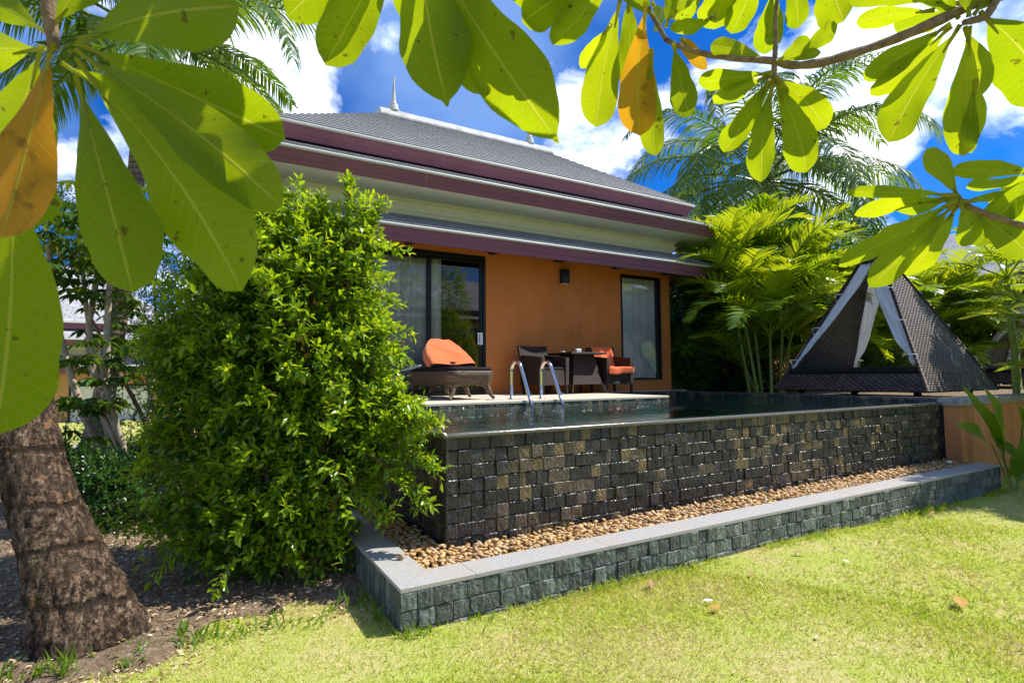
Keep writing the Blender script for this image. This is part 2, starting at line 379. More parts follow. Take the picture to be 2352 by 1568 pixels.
M['wicker_dark'] = wicker('wicker_dark', (.036,.022,.019), (.085,.054,.045), .016, .25, .5)
M['wicker_brown'] = wicker('wicker_brown', (.11,.062,.034), (.24,.15,.085), .016)
m, n = newmat('wicker_panel'); a = n.sep(n.attr()); sw = .035
row = n.math('FLOOR', n.math('DIVIDE', a[1], sw)); ph = n.math('MULTIPLY', row, math.pi)
wx = n.math('SINE', n.math('ADD', n.math('MULTIPLY', a[0], math.pi/.05), ph)); rz = n.math('ABSOLUTE', n.math('SINE', n.math('MULTIPLY', a[1], math.pi/sw)))
hgt = n.math('MULTIPLY', n.math('MULTIPLY_ADD', wx, .5, .5), rz)
rn = n.add('ShaderNodeTexWhiteNoise', {'Vector': n.add('ShaderNodeCombineXYZ', {0: row, 1: n.math('FLOOR', n.math('DIVIDE', a[0], .1)), 2: 0.}).outputs[0]}).outputs[0]
c = n.mix(rn, (.060,.036,.028), (.13,.088,.068)); c = n.mix(n.maprange(hgt, .02, .45), (.018,.013,.012), c)
fin(n, princ(n, c, .45, .3, 0, n.bump(hgt, .9, .012))); M['wicker_panel'] = m

m, n = newmat('bark_palm'); p = n.obj(); s = n.sep(p)
rg = n.add('ShaderNodeTexWave', {'Vector': p, 'Scale': 1.25, 'Distortion': 3.2, 'Detail': 4., 'Detail Scale': 2.2}, wave_type='BANDS', bands_direction='Z').outputs[1]
mp = n.add('ShaderNodeMapping', {'Vector': p, 'Scale': (34., 34., 2.6)}).outputs[0]; fb = n.noise(mp, 1., 6, .72); v = n.noise(p, 5, 6, .7); v2 = n.noise(p, 42, 5, .75)
c = n.ramp(n.math('ADD', n.math('MULTIPLY', fb, .5), n.math('MULTIPLY', v2, .5)), [(.43, (.028,.019,.015)), (.485, (.085,.054,.036)), (.53, (.175,.118,.080)), (.575, (.31,.22,.15)), (.64, (.54,.42,.31))])
c = n.mix(n.maprange(v, .50, .66, 0, .7), c, (.13,.088,.062)); c = n.mix(n.ramp(rg, [(.0, .85), (.03, .7), (.07, 0)]), c, (.045,.030,.022))
cr_ = n.noise(n.add('ShaderNodeMapping', {'Vector': p, 'Scale': (17., 17., 1.1)}).outputs[0], 1., 4, .6); c = n.mix(n.ramp(cr_, [(.36, .85), (.42, 0)]), c, (.05,.034,.026))
c = n.mix(n.ramp(n.noise(p, 11, 5, .6), [(.62, 0), (.68, .6)]), c, (.46,.26,.12))
hh = n.math('ADD', n.math('MULTIPLY', fb, .8), n.math('ADD', n.math('MULTIPLY', v2, .8), n.math('ADD', n.math('MULTIPLY', n.ramp(rg, [(0, 0), (.12, 1)]), .7), n.math('MULTIPLY', cr_, .8))))
fin(n, princ(n, c, .92, .15, 0, n.bump(hh, 1., .05))); M['bark_palm'] = m
m, n = newmat('bark_ringed'); p = n.obj()
rg = n.add('ShaderNodeTexWave', {'Vector': p, 'Scale': 2.8, 'Distortion': 1.2, 'Detail': 2.}, wave_type='BANDS', bands_direction='Z').outputs[1]; v = n.noise(p, 20, 5, .7)
c = n.mix(n.maprange(v, .35, .7), (.13,.095,.075), (.30,.235,.19)); c = n.mix(n.ramp(rg, [(0, .8), (.25, 0)]), c, (.05,.035,.03))
fin(n, princ(n, c, .9, .2, 0, n.bump(n.math('ADD', rg, v), .8, .02))); M['bark_ring'] = m
M['bark_pale'] = plain('bark_pale', (.36,.29,.21), .85, .2, var=.35, scale=14, bump=.5, bscale=60)
M['bark_branch'] = plain('bark_branch', (.20,.135,.085), .8, .25, var=.4, scale=45, bump=.6, bscale=120)
M['twig'] = plain('twig_brown', (.16,.10,.055), .85, .2, var=.3, scale=20)
M['green_stem'] = plain('green_stem', (.20,.27,.05), .5, .4, var=.25, scale=14)
M['dead'] = plain('dry_leaf', (.36,.22,.11), .85, .2, var=.35, scale=30)

m, n = newmat('water'); p = n.pos()
mp = n.add('ShaderNodeMapping', {'Vector': p, 'Scale': (1., 1., 1.)}).outputs[0]
w1 = n.noise(mp, 5.5, 3, .55, .6); w2 = n.noise(mp, 19, 2, .5, .3)
nm = n.bump(n.math('ADD', w1, n.math('MULTIPLY', w2, .30)), .30, .09)
fr = n.add('ShaderNodeFresnel', {'IOR': 1.33, 'Normal': nm}).outputs[0]
gl = n.add('ShaderNodeBsdfGlossy', {'Color': (1,1,1,1), 'Roughness': .015, 'Normal': nm}); tr = n.add('ShaderNodeBsdfTransparent', {'Color': (.40,.68,.67,1)})
mx = n.add('ShaderNodeMixShader', {0: n.math('MULTIPLY', fr, 1.05, clamp=True)}); n.l.new(tr.outputs[0], mx.inputs[1]); n.l.new(gl.outputs[0], mx.inputs[2]); fin(n, mx); M['water'] = m
m, n = newmat('window_glass')
fr = n.add('ShaderNodeFresnel', {'IOR': 1.55}).outputs[0]
gl = n.add('ShaderNodeBsdfGlossy', {'Color': (1,1,1,1), 'Roughness': .004}); tr = n.add('ShaderNodeBsdfTransparent', {'Color': (.95,.95,.94,1)})
mx = n.add('ShaderNodeMixShader', {0: n.math('MULTIPLY_ADD', fr, 1.0, .05, clamp=True)}); n.l.new(tr.outputs[0], mx.inputs[1]); n.l.new(gl.outputs[0], mx.inputs[2]); fin(n, mx); M['glass'] = m
m, n = newmat('pebble'); a = n.sep(n.attr()); p = n.obj(); v = n.noise(p, 60, 4, .6)
c = n.ramp(a[2], [(0, (.42,.23,.07)), (.25, (.55,.34,.12)), (.5, (.58,.36,.17)), (.7, (.64,.46,.21)), (.85, (.45,.27,.15)), (1, (.38,.30,.21))])
c = n.mix(n.maprange(v, .35, .7, 0, .45), c, n.mix(1., c, (.6,.55,.5), 'MULTIPLY')); fin(n, princ(n, c, .5, .4, 0, n.bump(v, .15, .004))); M['pebble'] = m
M['shell'] = plain('white_petal', (.85,.84,.80), .7, .2, var=.04)
# ------------------------------------------------------------------ ground
def gz(x, y):      # gentle fall of the lawn to the right
    x = np.asarray(x, float); t = np.clip((x-2.0)/6.0, 0, 1)
    return -.075*t*t*(3-2*t)
xs = np.concatenate([[-250, -120, -60, -30], np.linspace(-15, 20, 71), [30, 60, 120, 250]]); ys = np.concatenate([[-200, -60, -20], np.linspace(-6, 20, 53), [40, 90, 250]])
X_, Y_ = np.meshgrid(xs, ys, indexing='ij')
Zg = gz(X_, Y_) + .012*np.sin(X_*1.7+.4)*np.cos(Y_*2.1)*((X_ > -8) & (X_ < 14))
tag(MB().grid(np.stack([X_, Y_, Zg], -1)).build('lawn', M['lawn'], smooth=True), kind='structure')
# bare soil under the shrub and the big trunk, irregular edge
sx = np.linspace(-7.5, 1.6, 92); sy = np.linspace(2.2, 11, 89); X_, Y_ = np.meshgrid(sx, sy, indexing='ij')
edge = 3.38 + .28*np.clip((X_+.2)/1.1, -.3, 1.1) + .16*np.sin(X_*5.3) + .09*np.sin(X_*13.)
Zs = np.clip((Y_-edge)*.30, -.06, .035) + .010*np.sin(X_*9+Y_*4)*np.cos(Y_*8-X_*3) + rng.normal(0, .004, X_.shape)
right = np.clip((X_-1.45)*.9, 0, .2); Zs -= right
tag(MB().grid(np.stack([X_, Y_, Zs], -1)).build('soil_bed', M['soil'], smooth=True), kind='structure')
def soil_edge(x): return 3.38 + .28*np.clip((x+.2)/1.1, -.3, 1.1) + .16*np.sin(x*5.3) + .09*np.sin(x*13.)

# ------------------------------------------------------------------ slate cladding
def cladding(mb, o, du, dn, L, z0, z1, size, skip_first=0.0, depth=.022, prob=None, seed=1, jit=.012, top=None):
    """split faced tiles on a vertical wall: origin o, along du, outward normal dn"""
    r = np.random.default_rng(seed); du = np.array(du, float); dn = np.array(dn, float); up = np.array([0, 0, 1.])
    rows = []; z = z1
    while z > z0+.004:
        rows.append((max(z-size, z0), z)); z -= size
    for k, (za, zb) in enumerate(rows):
        x = 0.0
        while x < L-.004:
            wd = size*r.uniform(.95, 1.05); 
            if r.random() < .07: wd *= .55
            xb = min(x+wd, L)
            if L-xb < .025: xb = L
            g = .0022; dep = depth + r.uniform(-jit, jit); cc = r.random() if prob is None else prob(x, za, r)
            nn = 5; uu = np.linspace(x+g, xb-g, nn); vv = np.array([za+g, za+g+.006, (za+zb)/2-.01, zb-g-.007-.02, zb-g-.0065, zb-g])[[0,1,2,4,5]]
            tl = r.uniform(-.5, .5, 2)*.10
            P = np.zeros((nn+2, nn+2, 3))
            for i in range(nn+2):
                for j in range(nn+2):
                    ii = min(max(i-1, 0), nn-1); jj = min(max(j-1, 0), nn-1)
                    ed = i in (0, nn+1) or j in (0, nn+1)
                    rim = ii in (0, nn-1) or jj in (0, nn-1)
                    hgt = 0.0 if ed else dep + (r.uniform(-.0015, .001)-(.0055 if jj == nn-1 else .0018) if rim else r.normal(0, .0022)) + (uu[ii]-(x+xb)/2)*tl[0] + (vv[jj]-(za+zb)/2)*tl[1]
                    P[i, j] = np.array(o) + du*uu[ii] + up*vv[jj] + dn*hgt
            flip = np.cross(du, up) @ dn < 0
            if flip: P = P.transpose(1, 0, 2)
            mb.grid(P, np.tile([x, za, cc], ((nn+2)**2, 1)))
            x = xb

# ------------------------------------------------------------------ raised planter kerb round the pool
PX, PY = .978, 2.919; CT = .249; CW = .222; PXR = 8.66
pl_t = thing('planter_wall', (PX, PY, 0), 'low slate tiled kerb wall with grey granite coping round the pool foot', 'planter')
MB().box((PX+.012, PY+.012, -.16), (PXR-.012, PY+CW-.02, CT-.024)).box((PX+.012, PY+CW-.019, -.16), (PX+CW-.02, 6.4, CT-.024)).build('core', M['grout'], pl_t)
c_ = MB()
cladding(c_, (PX-.004, PY+.014, 0), (1,0,0), (0,-1,0), PXR-PX, -.16, CT-.022, .1005, seed=3, depth=.016, jit=.006)
cladding(c_, (PX+.014, PY, 0), (0,1,0), (-1,0,0), 3.4, -.16, CT-.022, .1005, seed=4, depth=.015, jit=.004)
cladding(c_, (PXR-.014, PY, 0), (0,1,0), (1,0,0), .38, -.16, CT-.022, .1005, seed=5, depth=.015, jit=.004)
c_.build('slate_cladding', M['slate_dry'], pl_t)
# coping slabs with fine joints and a mitre at the corner
cop = MB(); g = .0015
cuts = [PX+CW] + list(np.arange(PX+1.05, PXR-.4, 1.02)) + [PXR]
z0, z1 = CT-.022, CT
def slab(mb, p4, z0=z0, z1=z1): mb.hexa([(x, y, z0) for x, y in p4]+[(x, y, z1) for x, y in p4])
slab(cop, [(PX-.004, PY-.004), (PX+.45-g, PY-.004), (PX+.45-g, PY+CW), (PX+CW, PY+CW)])
cx_ = [PX+.45] + list(np.arange(PX+1.45, PXR-.5, 1.0)) + [PXR]
for a_, b_ in zip(cx_[:-1], cx_[1:]): slab(cop, [(a_+g, PY-.004), (b_-g, PY-.004), (b_-g, PY+CW), (a_+g, PY+CW)])
slab(cop, [(PX-.004, PY-.004+.003), (PX+CW-.002, PY+CW+.001), (PX+CW-.002, PY+.9-g), (PX-.004, PY+.9-g)])
cy_ = [PY+.9, PY+1.9, PY+2.9, 6.4]
for a_, b_ in zip(cy_[:-1], cy_[1:]): slab(cop, [(PX-.004, a_+g), (PX+CW-.002, a_+g), (PX+CW-.002, b_-g), (PX-.004, b_-g)])
cop.build('coping', M['granite'], pl_t)

# ------------------------------------------------------------------ pool
QX, QY, QT, WZ = 1.493, 3.527, .999, .996
DZ, DY, DXE = 1.063, 6.27, 6.44          # deck level, deck front edge, deck right end
QXR = 8.72; QYB = 8.24
pool = thing('swimming_pool', (QX, QY, 0), 'raised plunge pool clad in dark wet slate tiles with overflow edge', 'pool')
def pcol(x, z, r):
    pb = .36 + .20*math.sin(x*1.9+.6) - .06*(z < .5)
    if x < .4: pb = .05
    if x > 5.6: pb *= .35
    return r.uniform(.63, 1.0) if r.random() < pb else r.uniform(0, .6)
cl = MB()
cladding(cl, (QX, QY+.022, 0), (1,0,0), (0,-1,0), QXR-QX+.06, .10, QT-.022, .1005, seed=8, depth=.018, jit=.006, prob=pcol)
cladding(cl, (QX+.022, QY, 0), (0,1,0), (-1,0,0), 4.6, .10, QT-.022, .1005, seed=9, depth=.016, jit=.004, prob=lambda x,z,r: r.uniform(0,.8))
cl.build('slate_cladding', M['slate_wet'], pool)
MB().box((QX+.023, QY+.023, -.1), (QXR+.05, QY+.16, QT-.024)).box((QX+.023, QY+.161, -.1), (QX+.16, 8.2, QT-.024)).build('core', M['grout'], pool)
lip = MB()          # overflow coping, slightly rounded nose
ny = np.array([(-.020, QT-.034), (-.024, QT-.022), (-.022, QT-.010), (-.012, QT-.002), (.0, QT), (.27, QT-.012), (.27, QT-.034)])
P = np.array([[(x, QY+y, z) for y, z in ny] for x in np.linspace(QX-.02, QXR+.04, 40)]); lip.grid(P[:, ::-1])
P = np.array([[(QX+y, yy, z-.0012) for y, z in ny] for yy in np.linspace(QY-.018, 8.2, 30)]); lip.grid(P)
lip.build('overflow_coping', M['wet_coping'], pool, smooth=True)
# basin inside
inn = MB()
cladding(inn, (QX+.28, DY+.0, 0), (1,0,0), (0,-1,0), DXE-QX-.28, .1, .985, .1, seed=12, depth=.012, jit=.004)
cladding(inn, (DXE-.0, DY+.01, 0), (0,1,0), (1,0,0), QYB-DY, .1, .985, .1, seed=13, depth=.012, jit=.004)
cladding(inn, (DXE, QYB, 0), (1,0,0), (0,-1,0), QXR-DXE, .1, .985, .1, seed=14, depth=.012, jit=.004)
cladding(inn, (QXR, QY+.28, 0), (0,1,0), (-1,0,0), QYB-QY-.28, .1, .985, .1, seed=15, depth=.012, jit=.004)
inn.build('waterline_tiles', plain('slate_waterline', (.03,.21,.19), .45, .4, var=.7, scale=5, bump=.4), pool)
edge_t = MB()
cladding(edge_t, (QX+.28, DY, 0), (1,0,0), (0,-1,0), DXE-QX-.28, .987, DZ-.038, .1, seed=22, depth=.012, jit=.004)
cladding(edge_t, (DXE, DY+.01, 0), (0,1,0), (1,0,0), QYB-DY, .987, DZ-.038, .1, seed=23, depth=.012, jit=.004)
cladding(edge_t, (DXE, QYB, 0), (1,0,0), (0,-1,0), QXR-DXE, .987, DZ-.03, .1, seed=24, depth=.012, jit=.004)
cladding(edge_t, (QXR, QY+.28, 0), (0,1,0), (-1,0,0), QYB-QY-.28, .987, DZ-.03, .1, seed=25, depth=.012, jit=.004)
edge_t.build('edge_tiles', M['slate_wet'], pool)
bs = MB(); zz = -.05
def quad(mb, *p): mb.add(p, [[0,1,2,3]])
quad(bs, (QX+.2,QY+.2,.0), (QXR,QY+.2,.0), (QXR,QYB,.0), (QX+.2,QYB,.0))
quad(bs, (QX+.27,QY+.272,.0), (QX+.27,QY+.272,QT-.036), (QXR,QY+.272,QT-.036), (QXR,QY+.272,.0))
quad(bs, (QX+.272,QY+.27,.0), (QX+.272,DY,.0), (QX+.272,DY,QT-.036), (QX+.272,QY+.27,QT-.036))
bs.build('basin_floor', plain('teal_basin', (.02,.24,.22), .5, .3, var=.45, scale=5), pool)
# right hand wall: dark coping on the far sides
rc = MB().bbox((QXR+.012, QY-.03, QT-.06), (QXR+.22, QYB+.012, DZ-.012), .006).bbox((DXE+.02, QYB+.014, DZ-.06), (QXR+.22, 8.50, DZ-.012), .006)
rc.box((QXR+.012, QY+.0, -.1), (QXR+.2, QYB, QT-.062)).box((QXR+.055, QY-.022, .1), (QXR+.2, QY-.002, QT-.062))
rc.build('side_coping', M['dark_coping'], pool)
# water sheet, level with the lip
wx0, wy0 = QX+.004, QY+.003
wm = MB(); quad(wm, (wx0,wy0,WZ+.0045), (QXR+.008,wy0,WZ+.0045), (QXR+.008,QYB-.001,WZ+.0045), (wx0,QYB-.001,WZ+.0045))
tag(wm.build('pool_water', M['water']), kind='structure')

# ------------------------------------------------------------------ sun deck
m, n = newmat('washed_deck'); p = n.pos(); v = n.noise(p, 110, 3, .8); v2 = n.noise(p, 1.6, 5, .6)
c = n.ramp(v, [(.35, (.42,.36,.27)), (.6, (.66,.60,.48))]); c = n.mix(n.maprange(v2, .5, .75, 0, .3), c, (.40,.34,.26)); fin(n, princ(n, c, .8, .3, 0, n.bump(v, .3, .004))); M['deck'] = m
dk = MB().bbox((QX-.6, DY-.016, DZ-.036), (DXE+.016, 8.72, DZ), .006)
tag(dk.build('sun_deck', M['deck']), kind='structure')
MB_ = MB().box((QX-.55, DY+.014, -.1), (DXE-.002, 8.7, DZ-.038)).box((DXE, QYB+.016, -.1), (9.06, 8.7, DZ-.064))
tag(MB_.build('deck_plinth', M['orange_old']), kind='structure')
m2 = MB().bbox((DXE+.02, 8.503, DZ-.036), (9.3, 8.718, DZ-.003), .005); tag(m2.build('deck_strip', M['deck']), kind='structure')
# terrace to the right, behind the retaining wall
t_ = MB().box((QXR+.222, 3.36, -.2), (40, 40, .985)); tag(t_.build('terrace_ground', M['soil']), kind='structure')

# ------------------------------------------------------------------ orange retaining wall on the right
ow = thing('retaining_wall', (8.72, 3.30, 0), 'weathered orange plaster retaining wall with rough grey cement cap', 'wall')
MB().box((8.70, 3.318, -.2), (40, 3.358, .96)).box((8.70, 3.3585, -.2), (8.74, 3.5, .96)).build('plaster', M['orange_old'], ow)
cp = MB(); xs_ = np.concatenate([np.linspace(8.675, 12, 26), [16, 25, 40]])
prof = [(3.290,.955), (3.282,.975), (3.285,1.035), (3.300,1.052), (3.56,1.056), (3.56,.955)]
P = np.array([[(x, y+rng.normal(0,.0015), z+rng.normal(0,.002)) for y, z in prof] for x in xs_]); cp.grid(P[:, ::-1]); cp.add(P[0], [[0,1,2,3,4,5]])
cp.build('cement_cap', M['cement'], ow)

# ------------------------------------------------------------------ the villa
WY = 8.72; HXL, HXR = 1.2, 9.075
villa = thing('villa', (HXL, WY, 0), 'orange plastered pool villa with three tier grey shingle hip roof and purple fascia', 'house')
DOOR = (2.25, 4.47, 1.075, 3.555); WIN = (7.655, 8.805, 1.285, 3.52)
wl = MB(); ztop = 4.12
for x0, x1, a, b in [(HXL, DOOR[0], -.1, ztop), (DOOR[0], DOOR[1], DOOR[3], ztop), (DOOR[1], WIN[0], -.1, ztop), (WIN[0], WIN[1], -.1, WIN[2]), (WIN[0], WIN[1], WIN[3], ztop), (WIN[1], HXR, -.1, ztop), (DOOR[0], DOOR[1], -.1, DOOR[2]-.02)]:
    wl.box((x0, WY, a), (x1, WY+.16, b))
wl.box((HXL, WY+.161, -.1), (HXL+.16, 12.6, ztop)).box((HXR-.16, WY+.161, -.1), (HXR, 12.6, ztop)).box((HXL+.161, 12.44, -.1), (HXR-.161, 12.6, ztop))
wl.build('wall', M['orange'], villa)
ul = MB().box((HXL+.02, WY+.02, ztop+.002), (HXR-.02, 12.58, 4.345)); ul.build('upper_wall', M['cream'], villa)
# cornice moulding under the big soffit
cn = MB()
prof = [(0,4.02), (.05,4.02), (.06,4.10), (.075,4.115), (.075,4.135), (.11,4.17), (.135,4.215), (.135,4.235), (.10,4.245), (.10,4.30), (.155,4.335), (.155,4.3485)]
def ring(d): return [(HXL-d, WY-d), (HXR+d, WY-d), (HXR+d, 12.6+d), (HXL-d, 12.6+d)]
P = np.array([[(*xy, z) for xy in ring(d)] for d, z in prof]); cn.grid(P, closed=True); cn.build('cornice', plain('cornice_cream', (.70,.67,.57), .7, .2, var=.05), villa)
# roof tiers: eave ring at overhang ov, z ; slope up to inner ring
def roof_tier(name, ov, z, slope, run, tr_h, fb_in, fb_z, off=0.0, close_top=None, fasc='purple'):
    x0, x1, y0, y1 = HXL-ov, HXR+ov, WY-ov, 12.6+ov
    mb = MB(); stp = .15; nc = int(math.ceil(run*math.hypot(1, slope)/stp)); hs = stp/math.hypot(1, slope)
    for side in range(4):
        for k in range(nc):
            a = k*hs; b = min((k+1)*hs+.004, run)
            la = .024
            za, zb = z+a*slope, z+b*slope
            lo = [(x0+a, y0+a), (x1-a, y0+a), (x1-a, y1-a), (x0+a, y1-a)]; hi = [(x0+b, y0+b), (x1-b, y0+b), (x1-b, y1-b), (x0+b, y1-b)]
            A, B = lo[side], lo[(side+1) % 4]; C, D = hi[(side+1) % 4], hi[side]
            if math.hypot(A[0]-B[0], A[1]-B[1]) < .02 or a > run-.003: continue
            ln = math.hypot(A[0]-B[0], A[1]-B[1]); v0 = k*stp+.002
            cols_ = [(a, v0, .5), (a+ln, v0, .5), (b+ln-(b-a), v0+stp*.98, .5), (b, v0+stp*.98, .5)]
            mb.add([(*A, za+la), (*B, za+la), (*C, zb+.002), (*D, zb+.002), (*A, za-.002), (*B, za-.002)], [[0,1,2,3], [4,5,1,0]], cols_+[(a, v0, .5), (a+ln, v0, .5)])
    rf = mb.build('roof_'+name, M['shingle'], villa)
    # hips
    # trim and fascia
    def loopm(prof, nm, mat):
        P = np.array([[(HXL-d, WY-d, zz), (HXR+d, WY-d, zz), (HXR+d, 12.6+d, zz), (HXL-d, 12.6+d, zz)] for d, zz in prof])
        mm = MB().grid(P, closed=True); return mm.build(nm, mat, villa)
    tb = z - tr_h
    loopm([(ov+.004, z-.004), (ov+.010, z-.018), (ov+.002, tb+.002), (ov-.03, tb), (ov-.2, tb)], 'roof_trim', M['white_trim'])
    mid = .58; dm = ov-.032+(fb_in-(ov-.032))*mid; zm = tb-.001+(fb_z-tb)*mid
    loopm([(ov-.20, tb-.001), (ov-.026, tb-.001), (dm+.006, zm), (dm-.006, zm-.010), (dm-.004, zm-.018), (fb_in+.004, fb_z), (fb_in-.026, fb_z)], 'fascia', M[fasc])
    return rf
roof_tier('upper', .425, 5.149, .678, 2.38, .040, .285, 4.925)
roof_tier('middle', .92, 4.579, .45, 1.14, .043, .81, 4.352)
roof_tier('lower', .745, 3.742, .52, .65, .043, .665, 3.486)
# soffit of the big eave, dark fill for the shaded recess behind the upper fascia, underside of the lower eave
sf = MB()
for (a0, b0, a1, b1) in [(HXL-.785, WY-.785, HXR+.785, WY+.02), (HXL-.785, 12.58, HXR+.785, 12.6+.785), (HXL-.785, WY+.02, HXL+.02, 12.58), (HXR-.02, WY+.02, HXR+.785, 12.58)]:
    sf.box((a0, b0, 4.349), (a1, b1, 4.375))
sf.build('soffit', plain('soffit_cream', (.74,.72,.66), .7, .2, var=.04, scale=2.), villa)
MB().box((HXL-.2, WY-.2, 4.95), (HXR+.2, 12.8, 5.10)).build('dark_recess', M['rafter'], villa)  # dark box standing for the shaded gap below the upper roof
jl = MB()          # thin joint lines on fascia boards
def joint(x, ov, fb_in, zt, zb): jl.prism([(x-.003, WY-ov+.024, zt), (x+.003, WY-ov+.024, zt), (x+.003, WY-fb_in-.007, zb), (x-.003, WY-fb_in-.007, zb)], (0, .01, 0))
for x in (3.5, 6.6): joint(x, .425, .285, 5.107, 4.93)
for x in (3.0, 5.15, 8.1): joint(x, .92, .81, 4.534, 4.36)
jl.build('board_joint', plain('joint_pale', (.42,.30,.32), .6, .2), villa)
ra = MB(); us = MB()
for x in (1.4, 3.0, 4.577, 6.011, 7.474, 8.9): ra.hexa([(x-.05, WY-.62, 3.545), (x+.05, WY-.62, 3.545), (x+.05, WY-.001, 3.600), (x-.05, WY-.001, 3.600), (x-.05, WY-.62, 3.60), (x+.05, WY-.62, 3.60), (x+.05, WY-.001, 3.70), (x-.05, WY-.001, 3.70)])
ra.build('rafter', M['rafter'], villa)
P = np.array([[(*xy, z) for xy in [(HXL-d, WY-d), (HXR+d, WY-d), (HXR+d, 12.6+d), (HXL-d, 12.6+d)]] for d, z in [(.69, 3.62), (0.0, 3.98)]])
us.grid(P, closed=True); us.build('eave_lining', plain('eave_lining', (.30,.20,.13), .8, .2), villa)
# ridge cap and finials
RX0, RX1, RYc = HXL-.425+2.38, HXR+.425-2.38, WY-.425+2.38; RZ = 5.149+2.38*.678
rd = MB()
prof = [(.15, -.085), (.155, -.05), (.07, .09), (.0, .105)]
n_ = 24; xsr = np.linspace(RX0-.10, RX1+.10, n_)
P = []
for i, x in enumerate(xsr):
    e = 1.0
    P.append([(x, RYc-d, RZ+z) for d, z in prof] + [(x, RYc+d, RZ+z) for d, z in prof[::-1][1:]])
P = np.array(P); rd.grid(P[:, ::-1])
for xe, sg in ((RX0-.10, -1), (RX1+.10, 1)):
    k = 0 if sg < 0 else -1
    tip = np.array([[xe+sg*.20, RYc, RZ-.16]]); rd.add(np.vstack([P[k], tip]), [[i, i+1, 7] if sg > 0 else [i+1, i, 7] for i in range(6)])
rd.build('ridge_cap', M['ridge'], villa)
fin_prof = [(.0,0), (.11,0), (.112,.03), (.095,.05), (.10,.07), (.092,.10), (.075,.13), (.085,.15), (.055,.18), (.05,.2), (.040,.26), (.028,.45), (.016,.66), (.014,.68), (.026,.70), (.026,.72), (.0,.74)]
for x in (3.36, 6.66):
    MB().lathe(fin_prof, (x, RYc, RZ+.085), 16).build('finial', M['ridge'], villa, smooth=True)
# dark room behind the glass
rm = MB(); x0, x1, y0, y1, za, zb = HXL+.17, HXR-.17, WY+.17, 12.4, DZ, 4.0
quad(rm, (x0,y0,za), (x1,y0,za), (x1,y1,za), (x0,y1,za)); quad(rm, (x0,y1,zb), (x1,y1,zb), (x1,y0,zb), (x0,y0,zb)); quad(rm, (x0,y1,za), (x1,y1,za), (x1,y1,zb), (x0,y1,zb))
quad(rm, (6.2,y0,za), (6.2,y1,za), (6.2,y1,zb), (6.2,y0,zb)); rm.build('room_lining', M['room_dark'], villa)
# sliding door
def frame(mb, x0, x1, z0, z1, y0, y1, t, tt=None, tb=None):
    tt = t if tt is None else tt; tb = t if tb is None else tb
    mb.bbox((x0, y0, z0), (x0+t, y1, z1), .004).bbox((x1-t, y0, z0), (x1, y1, z1), .004).bbox((x0+t+.0005, y0+.001, z1-tt), (x1-t-.0005, y1-.001, z1), .004).bbox((x0+t+.0005, y0+.001, z0), (x1-t-.0005, y1-.001, z0+tb), .004)
fr_ = MB(); frame(fr_, DOOR[0]+.001, DOOR[1]-.001, DOOR[2]+.001, DOOR[3]-.001, WY-.012, WY+.13, .06, .075, .045)
dr = fr_.build('sliding_door', M['black_metal'], villa)
s1 = MB(); frame(s1, 2.312, 3.43, 1.123, 3.477, WY+.06, WY+.10, .055); s1.build('sash', M['black_metal'], dr)
s2 = MB(); frame(s2, 3.375, 4.408, 1.123, 3.477, WY+.010, WY+.052, .055); sash2 = s2.build('sash', M['black_metal'], dr)
MB().add([(2.36, WY+.08, 1.17), (3.38, WY+.08, 1.17), (3.38, WY+.08, 3.43), (2.36, WY+.08, 3.43)], [[0,1,2,3]]).build('pane', M['glass'], dr)
MB().add([(3.425, WY+.03, 1.17), (4.357, WY+.03, 1.17), (4.357, WY+.03, 3.43), (3.425, WY+.03, 3.43)], [[0,1,2,3]]).build('pane', M['glass'], dr)
hd = MB().bbox((4.355, WY-.012, 1.95), (4.405, WY+.0095, 2.17), .004).bbox((4.30, WY-.03, 1.955), (4.328, WY-.005, 2.165), .004).bbox((4.30, WY-.006, 1.955), (4.36, WY+.009, 1.985), .003).bbox((4.30, WY-.006, 2.135), (4.36, WY+.009, 2.165), .003)
hd.build('handle', M['white_plastic'], dr)
def drape(x0, x1, z0, z1, y, folds, amp, seed):
    r = np.random.default_rng(seed); xs = np.linspace(x0, x1, folds*8); ph = np.cumsum(r.uniform(.55, 1.05, len(xs)))*.85
    yy = y + amp*np.sin(ph) + amp*.4*np.sin(ph*.37+1)
    zs = np.linspace(z0, z1, 6); P = np.array([[(x + .006*math.sin(z*3+i), yy[i]*1.0 + (z1-z)*.004*math.sin(i*.9), z) for z in zs] for i, x in enumerate(xs)])
    return MB().grid(P)
drape(2.30, 3.44, 1.10, 3.47, WY+.165, 7, .03, 2).build('curtain', M['curtain'], dr, smooth=True)
drape(3.44, 3.66, 1.10, 3.47, WY+.16, 2, .025, 3).build('curtain', M['curtain'], dr, smooth=True)
# window
fr_ = MB(); frame(fr_, WIN[0]+.001, WIN[1]-.001, WIN[2]+.001, WIN[3]-.001, WY-.012, WY+.12, .045, .06, .045); fr_.bbox((WIN[1]-.105, WY+.02, WIN[2]+.048), (WIN[1]-.047, WY+.09, WIN[3]-.062), .004)
wn = fr_.build('window', M['black_metal'], villa)
MB().add([(WIN[0]+.04, WY+.04, WIN[2]+.04), (WIN[1]-.10, WY+.04, WIN[2]+.04), (WIN[1]-.10, WY+.04, WIN[3]-.05), (WIN[0]+.04, WY+.04, WIN[3]-.05)], [[0,1,2,3]]).build('pane', M['glass'], wn)
drape(WIN[0]+.02, WIN[1]-.04, WIN[2]+.03, WIN[3]-.04, WY+.095, 6, .022, 5).build('curtain', M['sheer'], wn, smooth=True)
